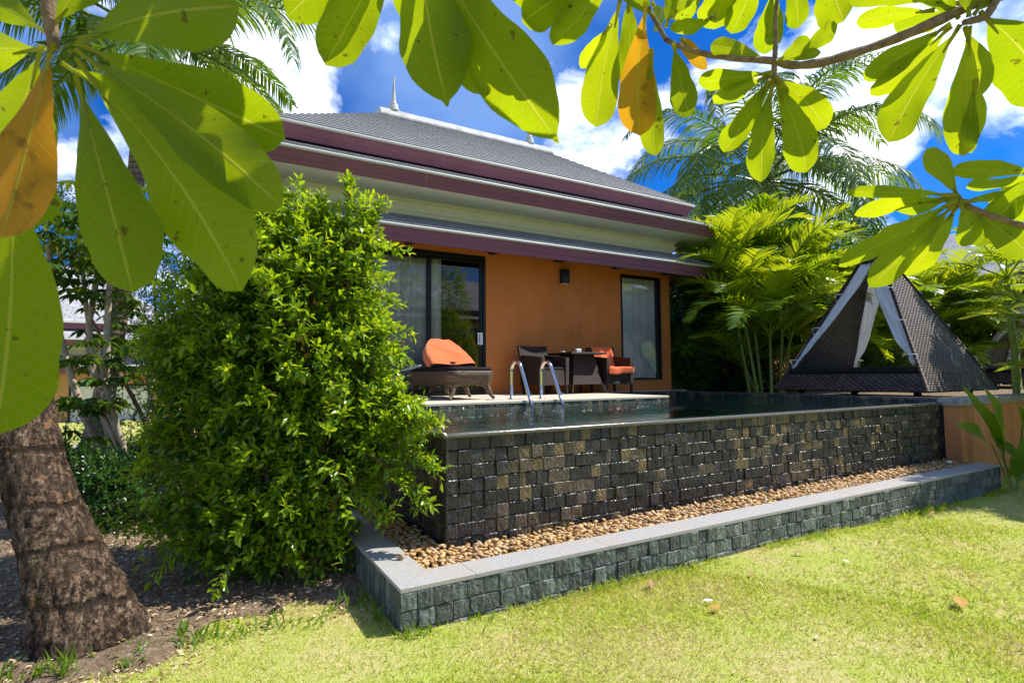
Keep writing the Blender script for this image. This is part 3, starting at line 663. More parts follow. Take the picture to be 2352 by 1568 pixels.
# wall lamp
lp = thing('wall_lamp', (6.155, WY, 3.32), 'black box wall lamp between the glass door and the window', 'lamp')
LX = 6.17
MB().bbox((LX-.09, WY-.135, 3.185), (LX+.09, WY-.03, 3.465), .01).build('lamp_shade', M['lamp_black'], lp)
MB().bbox((LX-.05, WY-.0295, 3.26), (LX+.05, WY-.001, 3.40), .004).build('mounting_plate', M['lamp_black'], lp)
MB().bbox((LX-.075, WY-.12, 3.172), (LX+.075, WY-.045, 3.1845), .003).build('lens', plain('frosted_lens', (.6,.6,.57), .5, .5), lp)
# ------------------------------------------------------------------ pool hand rails
def make_rail(x, label):
    t = thing('pool_handrail', (x, 6.70, DZ), label, 'handrail', 'handrails of the pool ladder')
    top = DZ+.53; r = .14; pts = [(6.70, DZ+.012), (6.70, DZ+.2), (6.70, top-r)]
    for th in np.linspace(0, 158, 13)[1:]: pts.append((6.70-r+r*math.cos(R(th)), top-r+r*math.sin(R(th))))
    y, z = pts[-1]; dy, dz = -.53, -1.0; L = (z-.945)/1.0
    for k in (.33, .66, 1.0): pts.append((y+dy*L*k, z+dz*L*k))
    MB().tube([(x, a, b) for a, b in pts], .0245, 16).build('tube', M['steel'], t, smooth=True)
    MB().lathe([(.0,.014), (.03,.014), (.045,.010), (.05,.004), (.05,.0005)], (x, 6.70, DZ), 20).build('floor_flange', M['steel'], t, smooth=True)
    return t
make_rail(3.84, 'stainless steel pool handrail nearer to the orange draped lounger')
make_rail(4.34, 'stainless steel pool handrail nearer to the dining table')

# ------------------------------------------------------------------ sun lounger with towel
lg = thing('sun_lounger', (3.3, 7.7, DZ), 'brown wicker sun lounger with dark cushion on the pool deck', 'sun lounger')
LX0, LX1, LY0, LY1 = 2.95, 3.67, 6.84, 8.52
def rrect(x0, x1, y0, y1, r, n=6):
    pts = []
    for (cx_, cy_, a0) in ((x1-r, y0+r, -90), (x1-r, y1-r, 0), (x0+r, y1-r, 90), (x0+r, y0+r, 180)):
        for k in range(n+1): a = R(a0+90*k/n); pts.append((cx_+r*math.cos(a), cy_+r*math.sin(a)))
    return np.array(pts)
def densify(p, st=.06):
    o = []
    for a, b in zip(p, np.roll(p, -1, 0)):
        k = max(1, int(np.linalg.norm(b-a)/st)); o += [a+(b-a)*i/k for i in range(k)]
    return np.array(o)
ctr = np.array([(LX0+LX1)/2, (LY0+LY1)/2]); base = densify(rrect(LX0, LX1, LY0, LY1, .13, 8))
P = []
for z, ins, sag in [(.40, .012, 0), (.405, 0, 0), (.385, -.006, 0), (.34, .0, 0), (.28, .022, .3), (.21, .045, .8), (.165, .06, 1), (.15, .075, 1)]:
    ring_ = []
    for (x, y) in base:
        d = np.array([x, y])-ctr; q = ctr + d*(1-ins/np.abs(d).max()*1.0) if ins >= 0 else ctr+d*(1-ins/np.abs(d).max())
        u = (x-LX0)/(LX1-LX0); w_ = (y-LY0)/(LY1-LY0)
        arch = .045*math.sin(math.pi*np.clip(u, 0, 1)) if (w_ < .06 or w_ > .94) else .05*abs(math.sin(math.pi*2*w_))
        ring_.append((q[0], q[1], DZ+z+arch*sag))
    P.append(ring_)
P.append([(ctr[0]+(x-ctr[0])*.7, ctr[1]+(y-ctr[1])*.8, DZ+.26) for x, y in base])
MB().grid(np.array(P)[::-1], closed=True).build('body', M['wicker_brown'], lg, smooth=True)
for (x, y, sx_, sy_) in [(LX0+.10, LY0+.09, -1, -1), (LX1-.10, LY0+.09, 1, -1), (LX0+.09, 7.68, -1, 0), (LX1-.09, 7.68, 1, 0), (LX0+.10, LY1-.09, -1, 1), (LX1-.10, LY1-.09, 1, 1)]:
    MB().tube([(x-.02*sx_, y-.02*sy_, DZ+.24), (x+.01*sx_, y+.01*sy_, DZ+.15), (x+.045*sx_, y+.04*sy_, DZ+.06), (x+.085*sx_, y+.06*sy_, DZ+.014)], [.06, .042, .027, .022], 10).build('leg', M['wicker_brown'], lg, smooth=True)
cu = MB(); b2 = rrect(LX0+.015, LX1-.015, LY0+.015, LY1-.02, .12, 8)
P = [[(ctr[0]+(x-ctr[0])*s, ctr[1]+(y-ctr[1])*s, DZ+z) for x, y in b2] for z, s in [(.39,.97), (.41,1.), (.435,1.), (.452,.985), (.456,.93)]]
cu.grid(np.array(P)[::-1], closed=True); cu.poly.append([cu.n-len(b2)*len(P)+i for i in range(len(b2))])
cu.build('cushion', M['cushion'], lg, smooth=True)
XC = (LX0+LX1)/2; BY, BZ, ANG = 7.50, DZ+.44, R(34)
ul_ = np.array([0, math.cos(ANG), math.sin(ANG)]); un = np.array([0, -math.sin(ANG), math.cos(ANG)]); ux = np.array([1., 0, 0])
def bp(a, l, h): return np.array([XC, BY, BZ]) + ux*a + ul_*l + un*h
def bhalf(l): return .365*math.sqrt(max(0., 1-(max(0., l-.12)/.70)**2))
ls_ = [-.02, .12, .25, .4, .52, .62, .70, .76, .80]
ol = [(-bhalf(l), l) for l in ls_] + [(0, .82)] + [(bhalf(l), l) for l in ls_[::-1]]
P = np.array([[bp(a*s, .44+(l-.44)*s, h) for a, l in ol] for h, s in [(-.06,.93), (-.05,1.), (.035,1.), (.055,.96)]])
mb = MB().grid(P[::-1], closed=True); k = len(ol); mb.poly.append([i for i in range(k)]); mb.poly.append([3*k+i for i in range(k)][::-1])
mb.build('backrest', M['cushion'], lg, smooth=True)
MB().tube([bp(-.1,.7,-.06), (XC-.1, 8.42, DZ+.42)], .014, 8).tube([bp(.1,.7,-.06), (XC+.1, 8.42, DZ+.42)], .014, 8).build('back_strut', M['rafter'], lg)
def towel_sheet(f, nu, nv, name, label, org_hint):
    P = np.array([[f(u, v) for v in np.linspace(0, 1, nv)] for u in np.linspace(0, 1, nu)])
    t = MB().grid(P).build(name, M['towel'], loc=org_hint, smooth=True); md = t.modifiers.new('thick', 'SOLIDIFY'); md.thickness = .006; md.offset = 0
    return tag(t, label, 'towel')
def f1(u, v):
    l = .03+.735*v-.04*v*(u-.5); half = bhalf(l)+.012
    s_ = u*2-1; a = s_*half*1.03
    h = .066 + .009*math.sin(u*9+v*4) + .007*math.sin(v*13-u*5) + .016*math.exp(-((v-.25-.5*u)**2)*120) + .012*math.exp(-((v-.9+.7*u)**2)*160)
    over = max(0, abs(s_)-.90)/.10
    q = bp(a, l, h-(.12 if s_ < 0 else .08)*over)
    q[2] = max(q[2], DZ+.472); return q
towel_sheet(f1, 34, 34, 'towel', 'orange towel spread over the raised back of the sun lounger', (XC, 7.8, DZ+.7))
# small side table / stool partly hidden by the shrub
st = thing('side_table', (2.3, 7.45, DZ), 'small wicker stool with curved dark tray top behind the shrub', 'side table')
P = np.array([[(2.30+.25*math.cos(t)*s, 7.45+.22*math.sin(t)*s, DZ+z) for t in np.linspace(0, 2*np.pi, 20, endpoint=False)] for z, s in [(.36,.9), (.34,.92), (.22,.80), (.20,.7)]])
MB().grid(P, closed=True).build('body', M['wicker_brown'], st, smooth=True)
tp = np.array([[(2.37+.34*a, 7.45+.2*b, DZ+.40+.075*(abs(a)**2.2)+.0*b) for b in np.linspace(-1, 1, 7)] for a in np.linspace(-1, 1, 15)])
o = MB().grid(tp).build('tray_top', plain('grey_green_tray', (.07,.10,.09), .35, .5), st, smooth=True); md = o.modifiers.new('thick', 'SOLIDIFY'); md.thickness = .022
for sx_, sy_ in ((-1,-1), (1,-1), (1,1), (-1,1)): MB().tube([(2.30+.15*sx_, 7.45+.12*sy_, DZ+.22), (2.30+.18*sx_, 7.45+.15*sy_, DZ+.01)], [.03,.02], 8).build('leg', M['wicker_brown'], st, smooth=True)

# ------------------------------------------------------------------ arm chairs and table
def make_chair(x, y, rz, label):
    """local: faces -y, origin on the floor under the seat centre"""
    t = thing('armchair', (0, 0, 0), label, 'armchair', 'wicker armchairs at the terrace table')
    W2, D2 = .30, .30
    ft = MB().bbox((-W2, -D2, .16), (W2, -D2+.035, .42), .008).bbox((-W2+.03, -D2+.036, .16), (W2-.03, D2-.03, .40), .008)
    ft.build('seat_base', M['wicker_dark'], t)
    MB().bbox((-W2+.075, -D2+.0, .421), (W2-.075, D2-.08, .475), .02).build('seat_cushion', M['cushion'], t)
    for s in (-1, 1):
        xa, xb = sorted((s*W2, s*(W2-.07)))
        MB().hexa([(xa,-D2-.01,.16),(xb,-D2-.01,.16),(xb,D2,.16),(xa,D2,.16),(xa,-D2-.02,.645),(xb,-D2-.02,.645),(xb,D2,.70),(xa,D2,.70)]).build('arm', M['wicker_dark'], t)
        for yy in (-D2+.02, D2-.03): MB().bbox((s*(W2-.035)-.022, yy-.022, .0), (s*(W2-.035)+.022, yy+.022, .1595), .004).build('leg', M['rafter'], t)
    bk = MB(); n_ = 9
    P = []
    for k in range(n_):
        a = k/(n_-1)*2-1; xx = a*(W2+.012); cv = .035*(1-a*a)
        P.append([(xx, D2-.06+cv, .40), (xx, D2-.01+cv, .62), (xx*1.02, D2+.055+cv, .875-.012*(1-a*a)), (xx*1.02, D2+.10+cv, .87-.012*(1-a*a)), (xx, D2+.045+cv, .62), (xx, D2+.0+cv, .16)])
    bk.grid(np.array(P)); bk.add(P[0], [[0,1,4,5],[1,2,3,4]]); bk.add(P[-1], [[5,4,1,0],[4,3,2,1]])
    bk.build('backrest', M['wicker_dark'], t)
    t.location = (x, y, DZ); t.rotation_euler = (0, 0, rz)
    return t
ch = make_chair(5.32, 8.10, R(4), 'dark wicker armchair without a towel beside the handrails')
ch2 = copy_thing(ch, (6.86, 8.13, DZ), R(-6), 'dark wicker armchair draped with an orange towel by the window')
def f2(u, v):     # towel over the back and seat of the right chair (chair local -> world)
    a = (u*2-1)*.235*(1-.06*v)
    if v < .12: s = v/.12; q = (a, .30+.13-.035*s+.035, .70+.19*s)
    elif v < .62: s = (v-.12)/.5; q = (a, .345+.02-.165*s+.015*math.sin(u*11), .893-.405*s)
    elif v < .90: s = (v-.62)/.28; q = (a*(1+.25*s), .18-.47*s, .488+.006*math.sin(u*8)-.004*s)
    else: s = (v-.9)/.1; q = (a*1.25, -.30-.025-.01*math.sin(u*9), .482-.13*s-.015*math.sin(u*6))
    q = Vector((q[0]+.02, q[1]+.006*math.sin(v*22+u*3), q[2]+.006*math.sin(u*15+v*6)))
    return np.array(Matrix.Rotation(R(-6), 3, 'Z') @ q) + np.array([6.86, 8.13, DZ])
towel_sheet(f2, 22, 44, 'towel', 'orange towel hung over the back and seat of the right armchair', (6.86, 8.13, DZ+.7))
tb = thing('dining_table', (6.10, 8.22, DZ), 'square wicker table with tapering pedestal between two armchairs', 'table')
TX, TY = 6.10, 8.20
MB().bbox((TX-.40, TY-.40, DZ+.71), (TX+.40, TY+.40, DZ+.745), .006).build('tabletop', M['wicker_dark'], tb)
mb = MB(); mb.hexa([(TX-.33,TY-.33,DZ+.17),(TX+.33,TY-.33,DZ+.17),(TX+.33,TY+.33,DZ+.17),(TX-.33,TY+.33,DZ+.17),(TX-.23,TY-.23,DZ+.709),(TX+.23,TY-.23,DZ+.709),(TX+.23,TY+.23,DZ+.709),(TX-.23,TY+.23,DZ+.709)])
mb.build('pedestal', M['wicker_dark'], tb)
for sx_, sy_ in ((-1,-1), (1,-1), (1,1), (-1,1)): MB().tube([(TX+.31*sx_, TY+.31*sy_, DZ+.20), (TX+.39*sx_, TY+.39*sy_, DZ+.006)], .018, 8).build('leg', M['rafter'], tb)
nb = MB().bbox((6.18, 8.30, DZ+.7455), (6.30, 8.36, DZ+.83), .01); tag(nb.build('napkin_holder', M['white_plastic'], loc=(6.24, 8.33, DZ+.745)), 'pale napkin holder standing on the wicker table', 'napkin holder')
ab = MB().lathe([(0,0), (.04,0), (.045,.03), (.035,.035), (0,.02)], (5.86, 8.30, DZ+.7455), 14); tag(ab.build('ashtray', plain('pale_green_dish', (.45,.5,.35), .4), loc=(5.86, 8.3, DZ+.745), smooth=True), 'small pale dish on the left side of the wicker table', 'dish')

# ------------------------------------------------------------------ pyramid day bed
def make_gazebo(x0, y0, zb, s, h, label):
    t = thing('gazebo', (x0+s/2, y0+s/2, zb-.07), label, 'gazebo', 'wicker pyramid day beds')
    c = np.array([x0+s/2, y0+s/2, zb+h]); B = [np.array([x0, y0, zb]), np.array([x0+s, y0, zb]), np.array([x0+s, y0+s, zb]), np.array([x0, y0+s, zb])]
    ctr_ = np.array([x0+s/2, y0+s/2, zb])
    def panel(p, q, t0, t1, inset, th, nm):
        """strip of the face p-q-apex between heights t0..t1 (fractions)"""
        a0 = p+(c-p)*t0; b0 = q+(c-q)*t0; a1 = p+(c-p)*t1; b1 = q+(c-q)*t1
        nrm_ = nrm(np.cross(q-p, c-p)); L = np.linalg.norm(q-p); H = np.linalg.norm((p+q)/2-c)
        v = [a0, b0, b1, a1]; w_ = [k-nrm_*th for k in v]
        uv = [(L*.5*t0, H*t0, .5), (L-L*.5*t0, H*t0, .5), (L-L*.5*t1, H*t1, .5), (L*.5*t1, H*t1, .5)]
        mb = MB(); mb.add(np.vstack([v, w_]), np.array([[0,1,2,3],[7,6,5,4],[1,0,4,5],[2,1,5,6],[3,2,6,7],[0,3,7,4]]), np.array(uv+uv))
        return mb.build(nm, M['wicker_panel'], t)
    tc = .862
    panel(B[0], B[1], 0, tc-.001, 0, .035, 'side_panel'); panel(B[2], B[3], 0, tc-.001, 0, .035, 'side_panel')
    tk = .105
    panel(B[3], B[0], 0, tk, 0, .035, 'base_panel'); panel(B[1], B[2], 0, tk, 0, .035, 'base_panel')
    # cap
    mb = MB(); H = np.linalg.norm((B[0]+B[1])/2-c)
    e = .025; tops = [b+(c-b)*tc + (b-ctr_)*np.array([1,1,0])*e for b in B]; ap = c+np.array([0,0,.045])
    for i in range(4):
        p, q = tops[i], tops[(i+1) % 4]; L = np.linalg.norm(p-q)
        mb.add([p, q, ap], np.array([[0,1,2]]), np.array([(0,0,.5),(L,0,.5),(L/2,L,.5)]))
    mb.add([k for k in tops], np.array([[3,2,1,0]]), (0,0,.5)); mb.build('cap', M['wicker_panel'], t)
    for i in range(4): MB().tube([B[i]+(ctr_-B[i])*.012, B[i]+(c-B[i])*tc], .027, 8).build('corner_post', M['wicker_dark'], t, smooth=True)
    # bed platform and mattress
    q = .10
    MB().box((x0+s*.05, y0+s*.05, zb+.20), (x0+s*.95, y0+s*.95, zb+.27)).build('bed_base', M['rafter'], t)
    MB().bbox((x0+s*.075, y0+s*.075, zb+.2705), (x0+s*.925, y0+s*.925, zb+.37), .02).build('mattress', M['cushion'], t)
    for (px_, py_) in ((.14,.12), (.86,.12), (.86,.88), (.14,.88), (.14,.5)): MB().bbox((x0+s*px_-.04, y0+s*py_-.04, zb-.07), (x0+s*px_+.04, y0+s*py_+.04, zb+.1995), .004).build('foot', M['rafter'], t)
    # gathered curtains along the slanted edges of the two openings (+x and -x sides)
    def curtain(corner, other, seed, w0, w1, tb):
        r = np.random.default_rng(seed); P = []; inn = nrm(other-corner); out = nrm(np.cross(inn, c-corner)); 
        if out @ (corner-ctr_) < 0: out = -out
        nv, nu = 26, 9
        for k in range(nv):
            f = k/(nv-1); tt = tc-.015-(tc-.015-tb)*f; e_ = corner+(c-corner)*tt
            wd = (w0*(1-f)+w1*f)*(1.0 if f < .82 else 1-.75*(f-.82)/.18*(1 if f < .93 else .55)) ; lim = np.linalg.norm(other-corner)*(1-tt)*.5-.02
            wd = min(wd+.03*math.sin(f*5), lim)
            P.append([e_ - out*.03 + inn*(.015+wd*j/(nu-1)) + out*(.018*math.sin(j*2.0+f*6)+.010*math.sin(f*17+j)) for j in range(nu)])
        o = MB().grid(np.array(P)).build('curtain', M['drape'], t, smooth=True); md = o.modifiers.new('thick', 'SOLIDIFY'); md.thickness = .004
        for f in (.30, .62, .93):
            tt = tc-.015-(tc-.015-tb)*f; e_ = corner+(c-corner)*tt; pts = [e_+inn*.16+out*.02, e_+inn*.05+out*.045, e_-inn*.03+out*.04, e_-inn*.035-np.array([0,0,.03])+out*.03, e_+inn*.0-np.array([0,0,.12])+out*.05]
            MB().tube(pts, .008, 6).build('curtain_tie', M['drape'], o, smooth=True)
    curtain(B[3], B[0], 1, .20, .15, .145); curtain(B[0], B[3], 2, .24, .20, .16)
    curtain(B[2], B[1], 3, .26, .18, .15); curtain(B[1], B[2], 4, .28, .22, .15)
    return t
gz1 = make_gazebo(9.06, 3.81, 1.118, 2.40, 2.59, 'dark wicker pyramid day bed with white tied curtains right beside the pool')
gz2 = copy_thing(gz1, (18.7, 5.46, 1.05), 0, 'farther wicker pyramid day bed partly cut off at the right edge')
# ------------------------------------------------------------------ leaves and fronds
LV = np.array([(0,0,0), (-.36,.30,.07), (0,.30,0), (.36,.30,.07), (-.42,.60,.05), (0,.62,-.03), (.42,.60,.05), (0,1,-.12)], float)
LF = [np.array([[0,2,1],[0,3,2],[4,5,7],[5,6,7]]), np.array([[1,2,5,4],[2,3,6,5]])]
LCX = (LV[:, 0]+.5).clip(0, 1); LCY = LV[:, 1]
def leaf_cols(rnd):
    N = len(rnd); return np.stack([np.tile(LCX, (N, 1)), np.tile(LCY, (N, 1)), np.repeat(rnd[:, None], len(LV), 1)], -1)
def scatter_leaves(mb, pos, axis, up, length, ratio, rnd):
    Y = nrm(axis); X = nrm(np.cross(Y, up)); Z = np.cross(X, Y)
    mb.scatter(LV, LF, pos, X, Y, Z, length*ratio, length, length, leaf_cols(rnd))
def twigs(mb, tips, dirs, tl, nleaf, ll, ratio, tone0, r, stem=None, droop=.12, spread=.95):
    """leafy twigs: base tips, direction dirs; alternate leaves plus a terminal rosette"""
    N = len(tips); dirs = nrm(dirs); L = tl*r.uniform(.6, 1.25, N)
    side = nrm(np.cross(dirs, r.normal(size=(N, 3)))); oth = np.cross(dirs, side)
    for k in range(nleaf):
        f = (k+.6)/nleaf
        p = tips + dirs*(L*f)[:, None] + np.array([0, 0, -1.])*(droop*L*f*f)[:, None]
        ang = k*2.4 + r.uniform(-.4, .4, N)
        outv = side*np.cos(ang)[:, None] + oth*np.sin(ang)[:, None]
        ax = nrm(dirs*(.35+.75*f) + outv*spread + r.normal(0, .18, (N, 3)) + np.array([0, 0, .10]))
        up = nrm(np.array([.25, -.1, 1.]) + r.normal(0, .38, (N, 3)))
        rnd = np.clip(tone0 + .30*(f-.5) + r.normal(0, .14, N), 0, 1)
        scatter_leaves(mb, p, ax, up, ll*r.uniform(.65, 1.2, N)*(1-.25*abs(f-.5)), ratio, rnd)
    if stem is not None:
        a = tips - dirs*.05; b = tips + dirs*L[:, None] + np.array([0,0,-1.])*(droop*L)[:, None]; rr = .0022
        tv = np.array([(1,0,0), (-.5,0,.87), (-.5,0,-.87), (.5,1,0), (-.25,1,.43), (-.25,1,-.43)]); tf = [np.array([[0,1,4,3],[1,2,5,4],[2,0,3,5]])]
        Y = nrm(b-a); X = nrm(np.cross(Y, [0.3,.2,1.])); Z = np.cross(X, Y); ln = np.linalg.norm(b-a, axis=1)
        stem.scatter(tv, tf, a, X, Y, Z, np.full(N, rr), ln, np.full(N, rr), np.tile([0,0,.5], (N, 1)))
def ellipsoid_shell(E, n, r, inner=.78, outer=1.04, frame_=None):
    """E: list of (centre(3), radii along right, up, fwd); returns points, outward dirs, keeps only points outside the others"""
    ar = np.array([e[1][0]*e[1][1]+e[1][1]*e[1][2]+e[1][0]*e[1][2] for e in E]); idx = r.choice(len(E), n, p=ar/ar.sum())
    d = nrm(r.normal(size=(n, 3))); s = r.uniform(inner, outer, n)
    Rt = np.array([math.cos(YAW), -math.sin(YAW), 0]); Fw = np.array([math.sin(YAW), math.cos(YAW), 0]); Up = np.array([0, 0, 1.])
    C = np.array([e[0] for e in E])[idx]; Rd = np.array([e[1] for e in E])[idx]
    # lumpy surface
    lump = 1 + .13*np.sin(d[:, 0]*7+idx*2)*np.sin(d[:, 1]*6+idx) + .08*np.sin(d[:, 2]*13+d[:, 0]*9)
    loc = d*Rd*(s*lump)[:, None]; P = C + loc[:, :1]*Rt + loc[:, 1:2]*Up + loc[:, 2:]*Fw
    g = d/Rd; D = nrm(g[:, :1]*Rt + g[:, 1:2]*Up + g[:, 2:]*Fw)
    keep = np.ones(n, bool)
    for j, (c, rd) in enumerate(E):
        q = P-np.array(c); k = np.sqrt((q@Rt/rd[0])**2 + (q@Up/rd[1])**2 + (q@Fw/rd[2])**2); keep &= ~((idx != j) & (k < .72))
    return P[keep], D[keep]
def frond_parts(base, az, elev, L, droop, nl, ll, r, vee=.35, lean=.9, hang=.5, wid=.035, rnd=.5, rad=.018, start=.12, twist=0.0, tipshort=.35):
    """one pinnate frond: returns mesh builder with rachis and leaflets"""
    mb = MB(); n = 22; ds = L/(n-1); p = np.array(base, float); e = elev; a = az; pts = [p.copy()]; dirs = []
    for k in range(n-1):
        d = np.array([math.cos(a)*math.cos(e), math.sin(a)*math.cos(e), math.sin(e)]); dirs.append(d); p = p + d*ds; pts.append(p.copy()); e -= droop*ds*(.5+1.2*k/n); a += twist*ds
    dirs.append(dirs[-1]); pts = np.array(pts); dirs = np.array(dirs)
    mb.tube(pts, np.linspace(rad, .004, n), 6, (.5, .5, min(1, rnd+.25)))
    f = np.repeat(np.linspace(start, .995, nl), 2); sgn = np.tile([1., -1.], nl); N = len(f)
    f = np.clip(f + r.normal(0, .004, N), 0, 1); x = f*(n-1); i0 = np.minimum(x.astype(int), n-2); t = (x-i0)[:, None]
    P = pts[i0]*(1-t)+pts[i0+1]*t; T = nrm(dirs[i0]*(1-t)+dirs[i0+1]*t)
    S = nrm(np.cross(T, np.array([0,0,1.])))*sgn[:, None]; U = np.cross(np.cross(T, np.array([0,0,1.])), T); U = nrm(U)
    prof = np.minimum(1, .45+f*3.2)*(1-(1-tipshort)*np.clip((f-.45)/.55, 0, 1)**1.4)
    ln = ll*prof*r.uniform(.86, 1.1, N)
    fw = lean*(.55+.75*f)+r.normal(0, .07, N)
    D = nrm(S + T*fw[:, None] + U*(vee+r.normal(0, .09, N))[:, None])
    nseg = 4; w_ = wid*(.7+.3*prof)
    Wd = nrm(T - D*np.sum(T*D, 1)[:, None] + r.normal(0, .18, (N, 3)))
    prev = P; V = []; dcur = D; wprof = [.55, 1.0, .85, .5, .04]
    for k in range(nseg+1):
        V.append(np.stack([prev - Wd*(w_*wprof[k]*.5)[:, None], prev + Wd*(w_*wprof[k]*.5)[:, None]], 1))
        dcur = nrm(dcur + np.array([0,0,-1.])*(hang*(.10+.22*k)*r.uniform(.7, 1.3, N))[:, None])
        prev = prev + dcur*(ln/nseg)[:, None]
    V = np.stack(V, 1)     # N, nseg+1, 2, 3
    k = (nseg+1)*2; fc = np.array([[2*i, 2*i+1, 2*i+3, 2*i+2] for i in range(nseg)])
    rn = np.clip(rnd + r.normal(0, .16, N), 0, 1)
    C = np.stack([np.tile(np.tile([0., 1.], nseg+1), (N, 1)), np.tile(np.repeat(np.linspace(0, 1, nseg+1), 2), (N, 1)), np.repeat(rn[:, None], k, 1)], -1)
    mb.v.append(V.reshape(-1, 3)); mb.c.append(C.reshape(-1, 3)); mb.f[4].append((fc[None]+(np.arange(N)*k)[:, None, None]).reshape(-1, 4)+mb.n); mb.n += N*k
    return mb
def coconut(name, base, hub, nf, L, seed, label, group, trunk_r=(.17,.12), mat='bark_ring', azs=None, rnd=.4, ll=.95):
    r = np.random.default_rng(seed); t = thing(name, tuple(base), label, 'palm tree', group)
    b = np.array(base, float); h_ = np.array(hub, float); s = np.linspace(0, 1, 14)[:, None]; path = b+(h_-b)*s + np.array([.12,.05,0])*np.sin(s*np.pi)
    MB().tube(path, np.interp(s[:, 0], [0,.08,.2,1], [trunk_r[0]*1.45, trunk_r[0]*1.1, trunk_r[0], trunk_r[1]]), 14).build('trunk', M[mat], t, smooth=True)
    for k in range(nf):
        az = k*2.399+seed if azs is None else azs[k][0]
        el = R(74-92*(k/(nf-1))+r.uniform(-6, 6)) if azs is None else azs[k][1]
        Lk = L*r.uniform(.85, 1.08) if azs is None else azs[k][2]
        o = h_ + np.array([math.cos(az), math.sin(az), 0])*.10 + np.array([0,0,.1])
        frond_parts(o, az, el, Lk, .30+.12*r.random(), 92, ll, r, vee=.10, lean=.72, hang=.95, wid=.05, rnd=rnd+r.uniform(-.15,.2), rad=.035, start=.2).build('frond', M['palm_leaf'], t)
    return t
def areca(base, nst, nf, hgt, L, seed, label, rnd=.5, group='areca palms behind the pool', spread=.4):
    r = np.random.default_rng(seed); t = thing('areca_palm', tuple(base), label, 'palm', group)
    for s in range(nst):
        a = r.uniform(0, 6.28); q = r.uniform(.05, spread); b = np.array(base)+np.array([q*math.cos(a), q*math.sin(a), 0]); H = hgt*r.uniform(.22, 1.0)
        top = b + np.array([q*.9*math.cos(a), q*.9*math.sin(a), H]); pts = [b, b*.5+top*.5+np.array([.03,.02,0]), top]
        MB().tube(pts, [.035,.03,.028], 8, (.5,.5,.6)).build('stem', M['green_stem'], t, smooth=True)
        for k in range(nf):
            az = k*2.4+s*1.1+r.uniform(-.3,.3); el = R(r.uniform(28, 80)); Lk = L*r.uniform(.75, 1.1)
            frond_parts(top-np.array([0,0,.1*k/nf]), az, el, Lk, .55+.35*r.random(), 24, .52*L/1.8, r, vee=.38, lean=.85, hang=.18, wid=.072, rnd=np.clip(rnd+r.uniform(-.3,.35)+.25*(el > 1.0), 0, 1), rad=.014, start=.16).build('frond', M['areca_leaf'], t)
    return t
def shrub(name, E, ntw, ll, ratio, mat, seed, label, cat, rnd, tl=.2, nleaf=9, group=None, base=None, stems=None, inner=.75, rdark=.05):
    r = np.random.default_rng(seed); bs = base if base is not None else (E[0][0][0], E[0][0][1], 0)
    t = thing(name, tuple(bs), label, cat, group)
    P, D = ellipsoid_shell(E, ntw, r, inner); P[:, 2] = np.maximum(P[:, 2], bs[2]+.05)
    D = nrm(D + np.array([.12,-.05,.42]) + r.normal(0, .35, D.shape)); mb = MB(); sm = MB()
    lit_tone = np.clip(rnd + .22*D[:, 2] + .18*D[:, 0] + r.normal(0, .08, len(P)), 0, 1)  # leaf colour lightened upward and sunward, light painted in
    twigs(mb, P, D, tl, nleaf, ll, ratio, lit_tone, r, sm)
    P2, D2 = ellipsoid_shell(E, ntw//2, r, .45, .8); P2[:, 2] = np.maximum(P2[:, 2], bs[2]+.05)
    twigs(mb, P2, nrm(D2+r.normal(0,.5,D2.shape)), tl, max(4, nleaf-3), ll, ratio, np.full(len(P2), rdark), r, None)  # inner leaves coloured dark to paint the shade inside
    mb.build('foliage', mat, t); 
    for c, rd in E:
        p0 = np.array(bs)+np.append(r.uniform(-.08,.08,2), 0); c = np.array(c); mid = p0*.5+c*.5+np.append(r.uniform(-.1,.1,2), 0)
        sm.tube([p0, mid, c, c+np.array([0,0,rd[1]*.5])], [.028,.02,.012,.005], 7)
    sm.build('stem', M['twig'], t)
    return t, mb

# ------------------------------------------------------------------ foreground shrub (left of the pool)
EL = lambda u, v, d, a, b, c: (at(u, v, d), (a, b, c))
E_main = [EL(660,770,4.05,.54,.78,.45), EL(760,1010,3.95,.38,.36,.34), EL(620,1140,3.85,.36,.40,.36), EL(806,620,4.0,.10,.42,.14), EL(590,600,4.15,.32,.27,.28),
          EL(885,985,3.9,.16,.17,.16), EL(490,830,4.2,.30,.50,.32), EL(705,620,4.1,.22,.36,.22), EL(580,1270,3.8,.17,.22,.18), EL(510,1190,3.8,.17,.24,.2), EL(690,1235,3.78,.20,.20,.18), EL(600,1340,3.72,.16,.10,.14), EL(455,1010,4.05,.14,.3,.2), EL(855,830,4.0,.07,.22,.12), EL(690,490,4.15,.05,.10,.06)]
rs = np.random.default_rng(77)
t_sh = thing('ficus_shrub', (.62, 4.02, 0), 'large bright green leafy shrub standing left of the pool corner', 'shrub')
P, D = ellipsoid_shell(E_main, 4300, rs, .70, 1.10)
k_ = (P[:, 2] > .10); P, D = P[k_], D[k_]
D = nrm(D + np.array([.15,-.08,.34]) + rs.normal(0, .33, D.shape)); fm, sm = MB(), MB()
lit_tone = np.clip(.52 + .25*D[:, 2] + .28*D[:, 0] + .06*np.sin(P[:, 2]*9+P[:, 0]*7) + rs.normal(0, .12, len(P)), .04, 1)  # leaf tone painted lighter on the top and sun side
twigs(fm, P, D, .19, 10, .074, .47, lit_tone, rs, sm)
P2, D2 = ellipsoid_shell(E_main, 2600, rs, .35, .80); k_ = P2[:, 2] > .15; twigs(fm, P2[k_], nrm(D2[k_]+rs.normal(0,.5,D2[k_].shape)), .22, 7, .066, .47, np.full(k_.sum(), .08), rs, None)  # dark leaf tone stands for shade within the crown
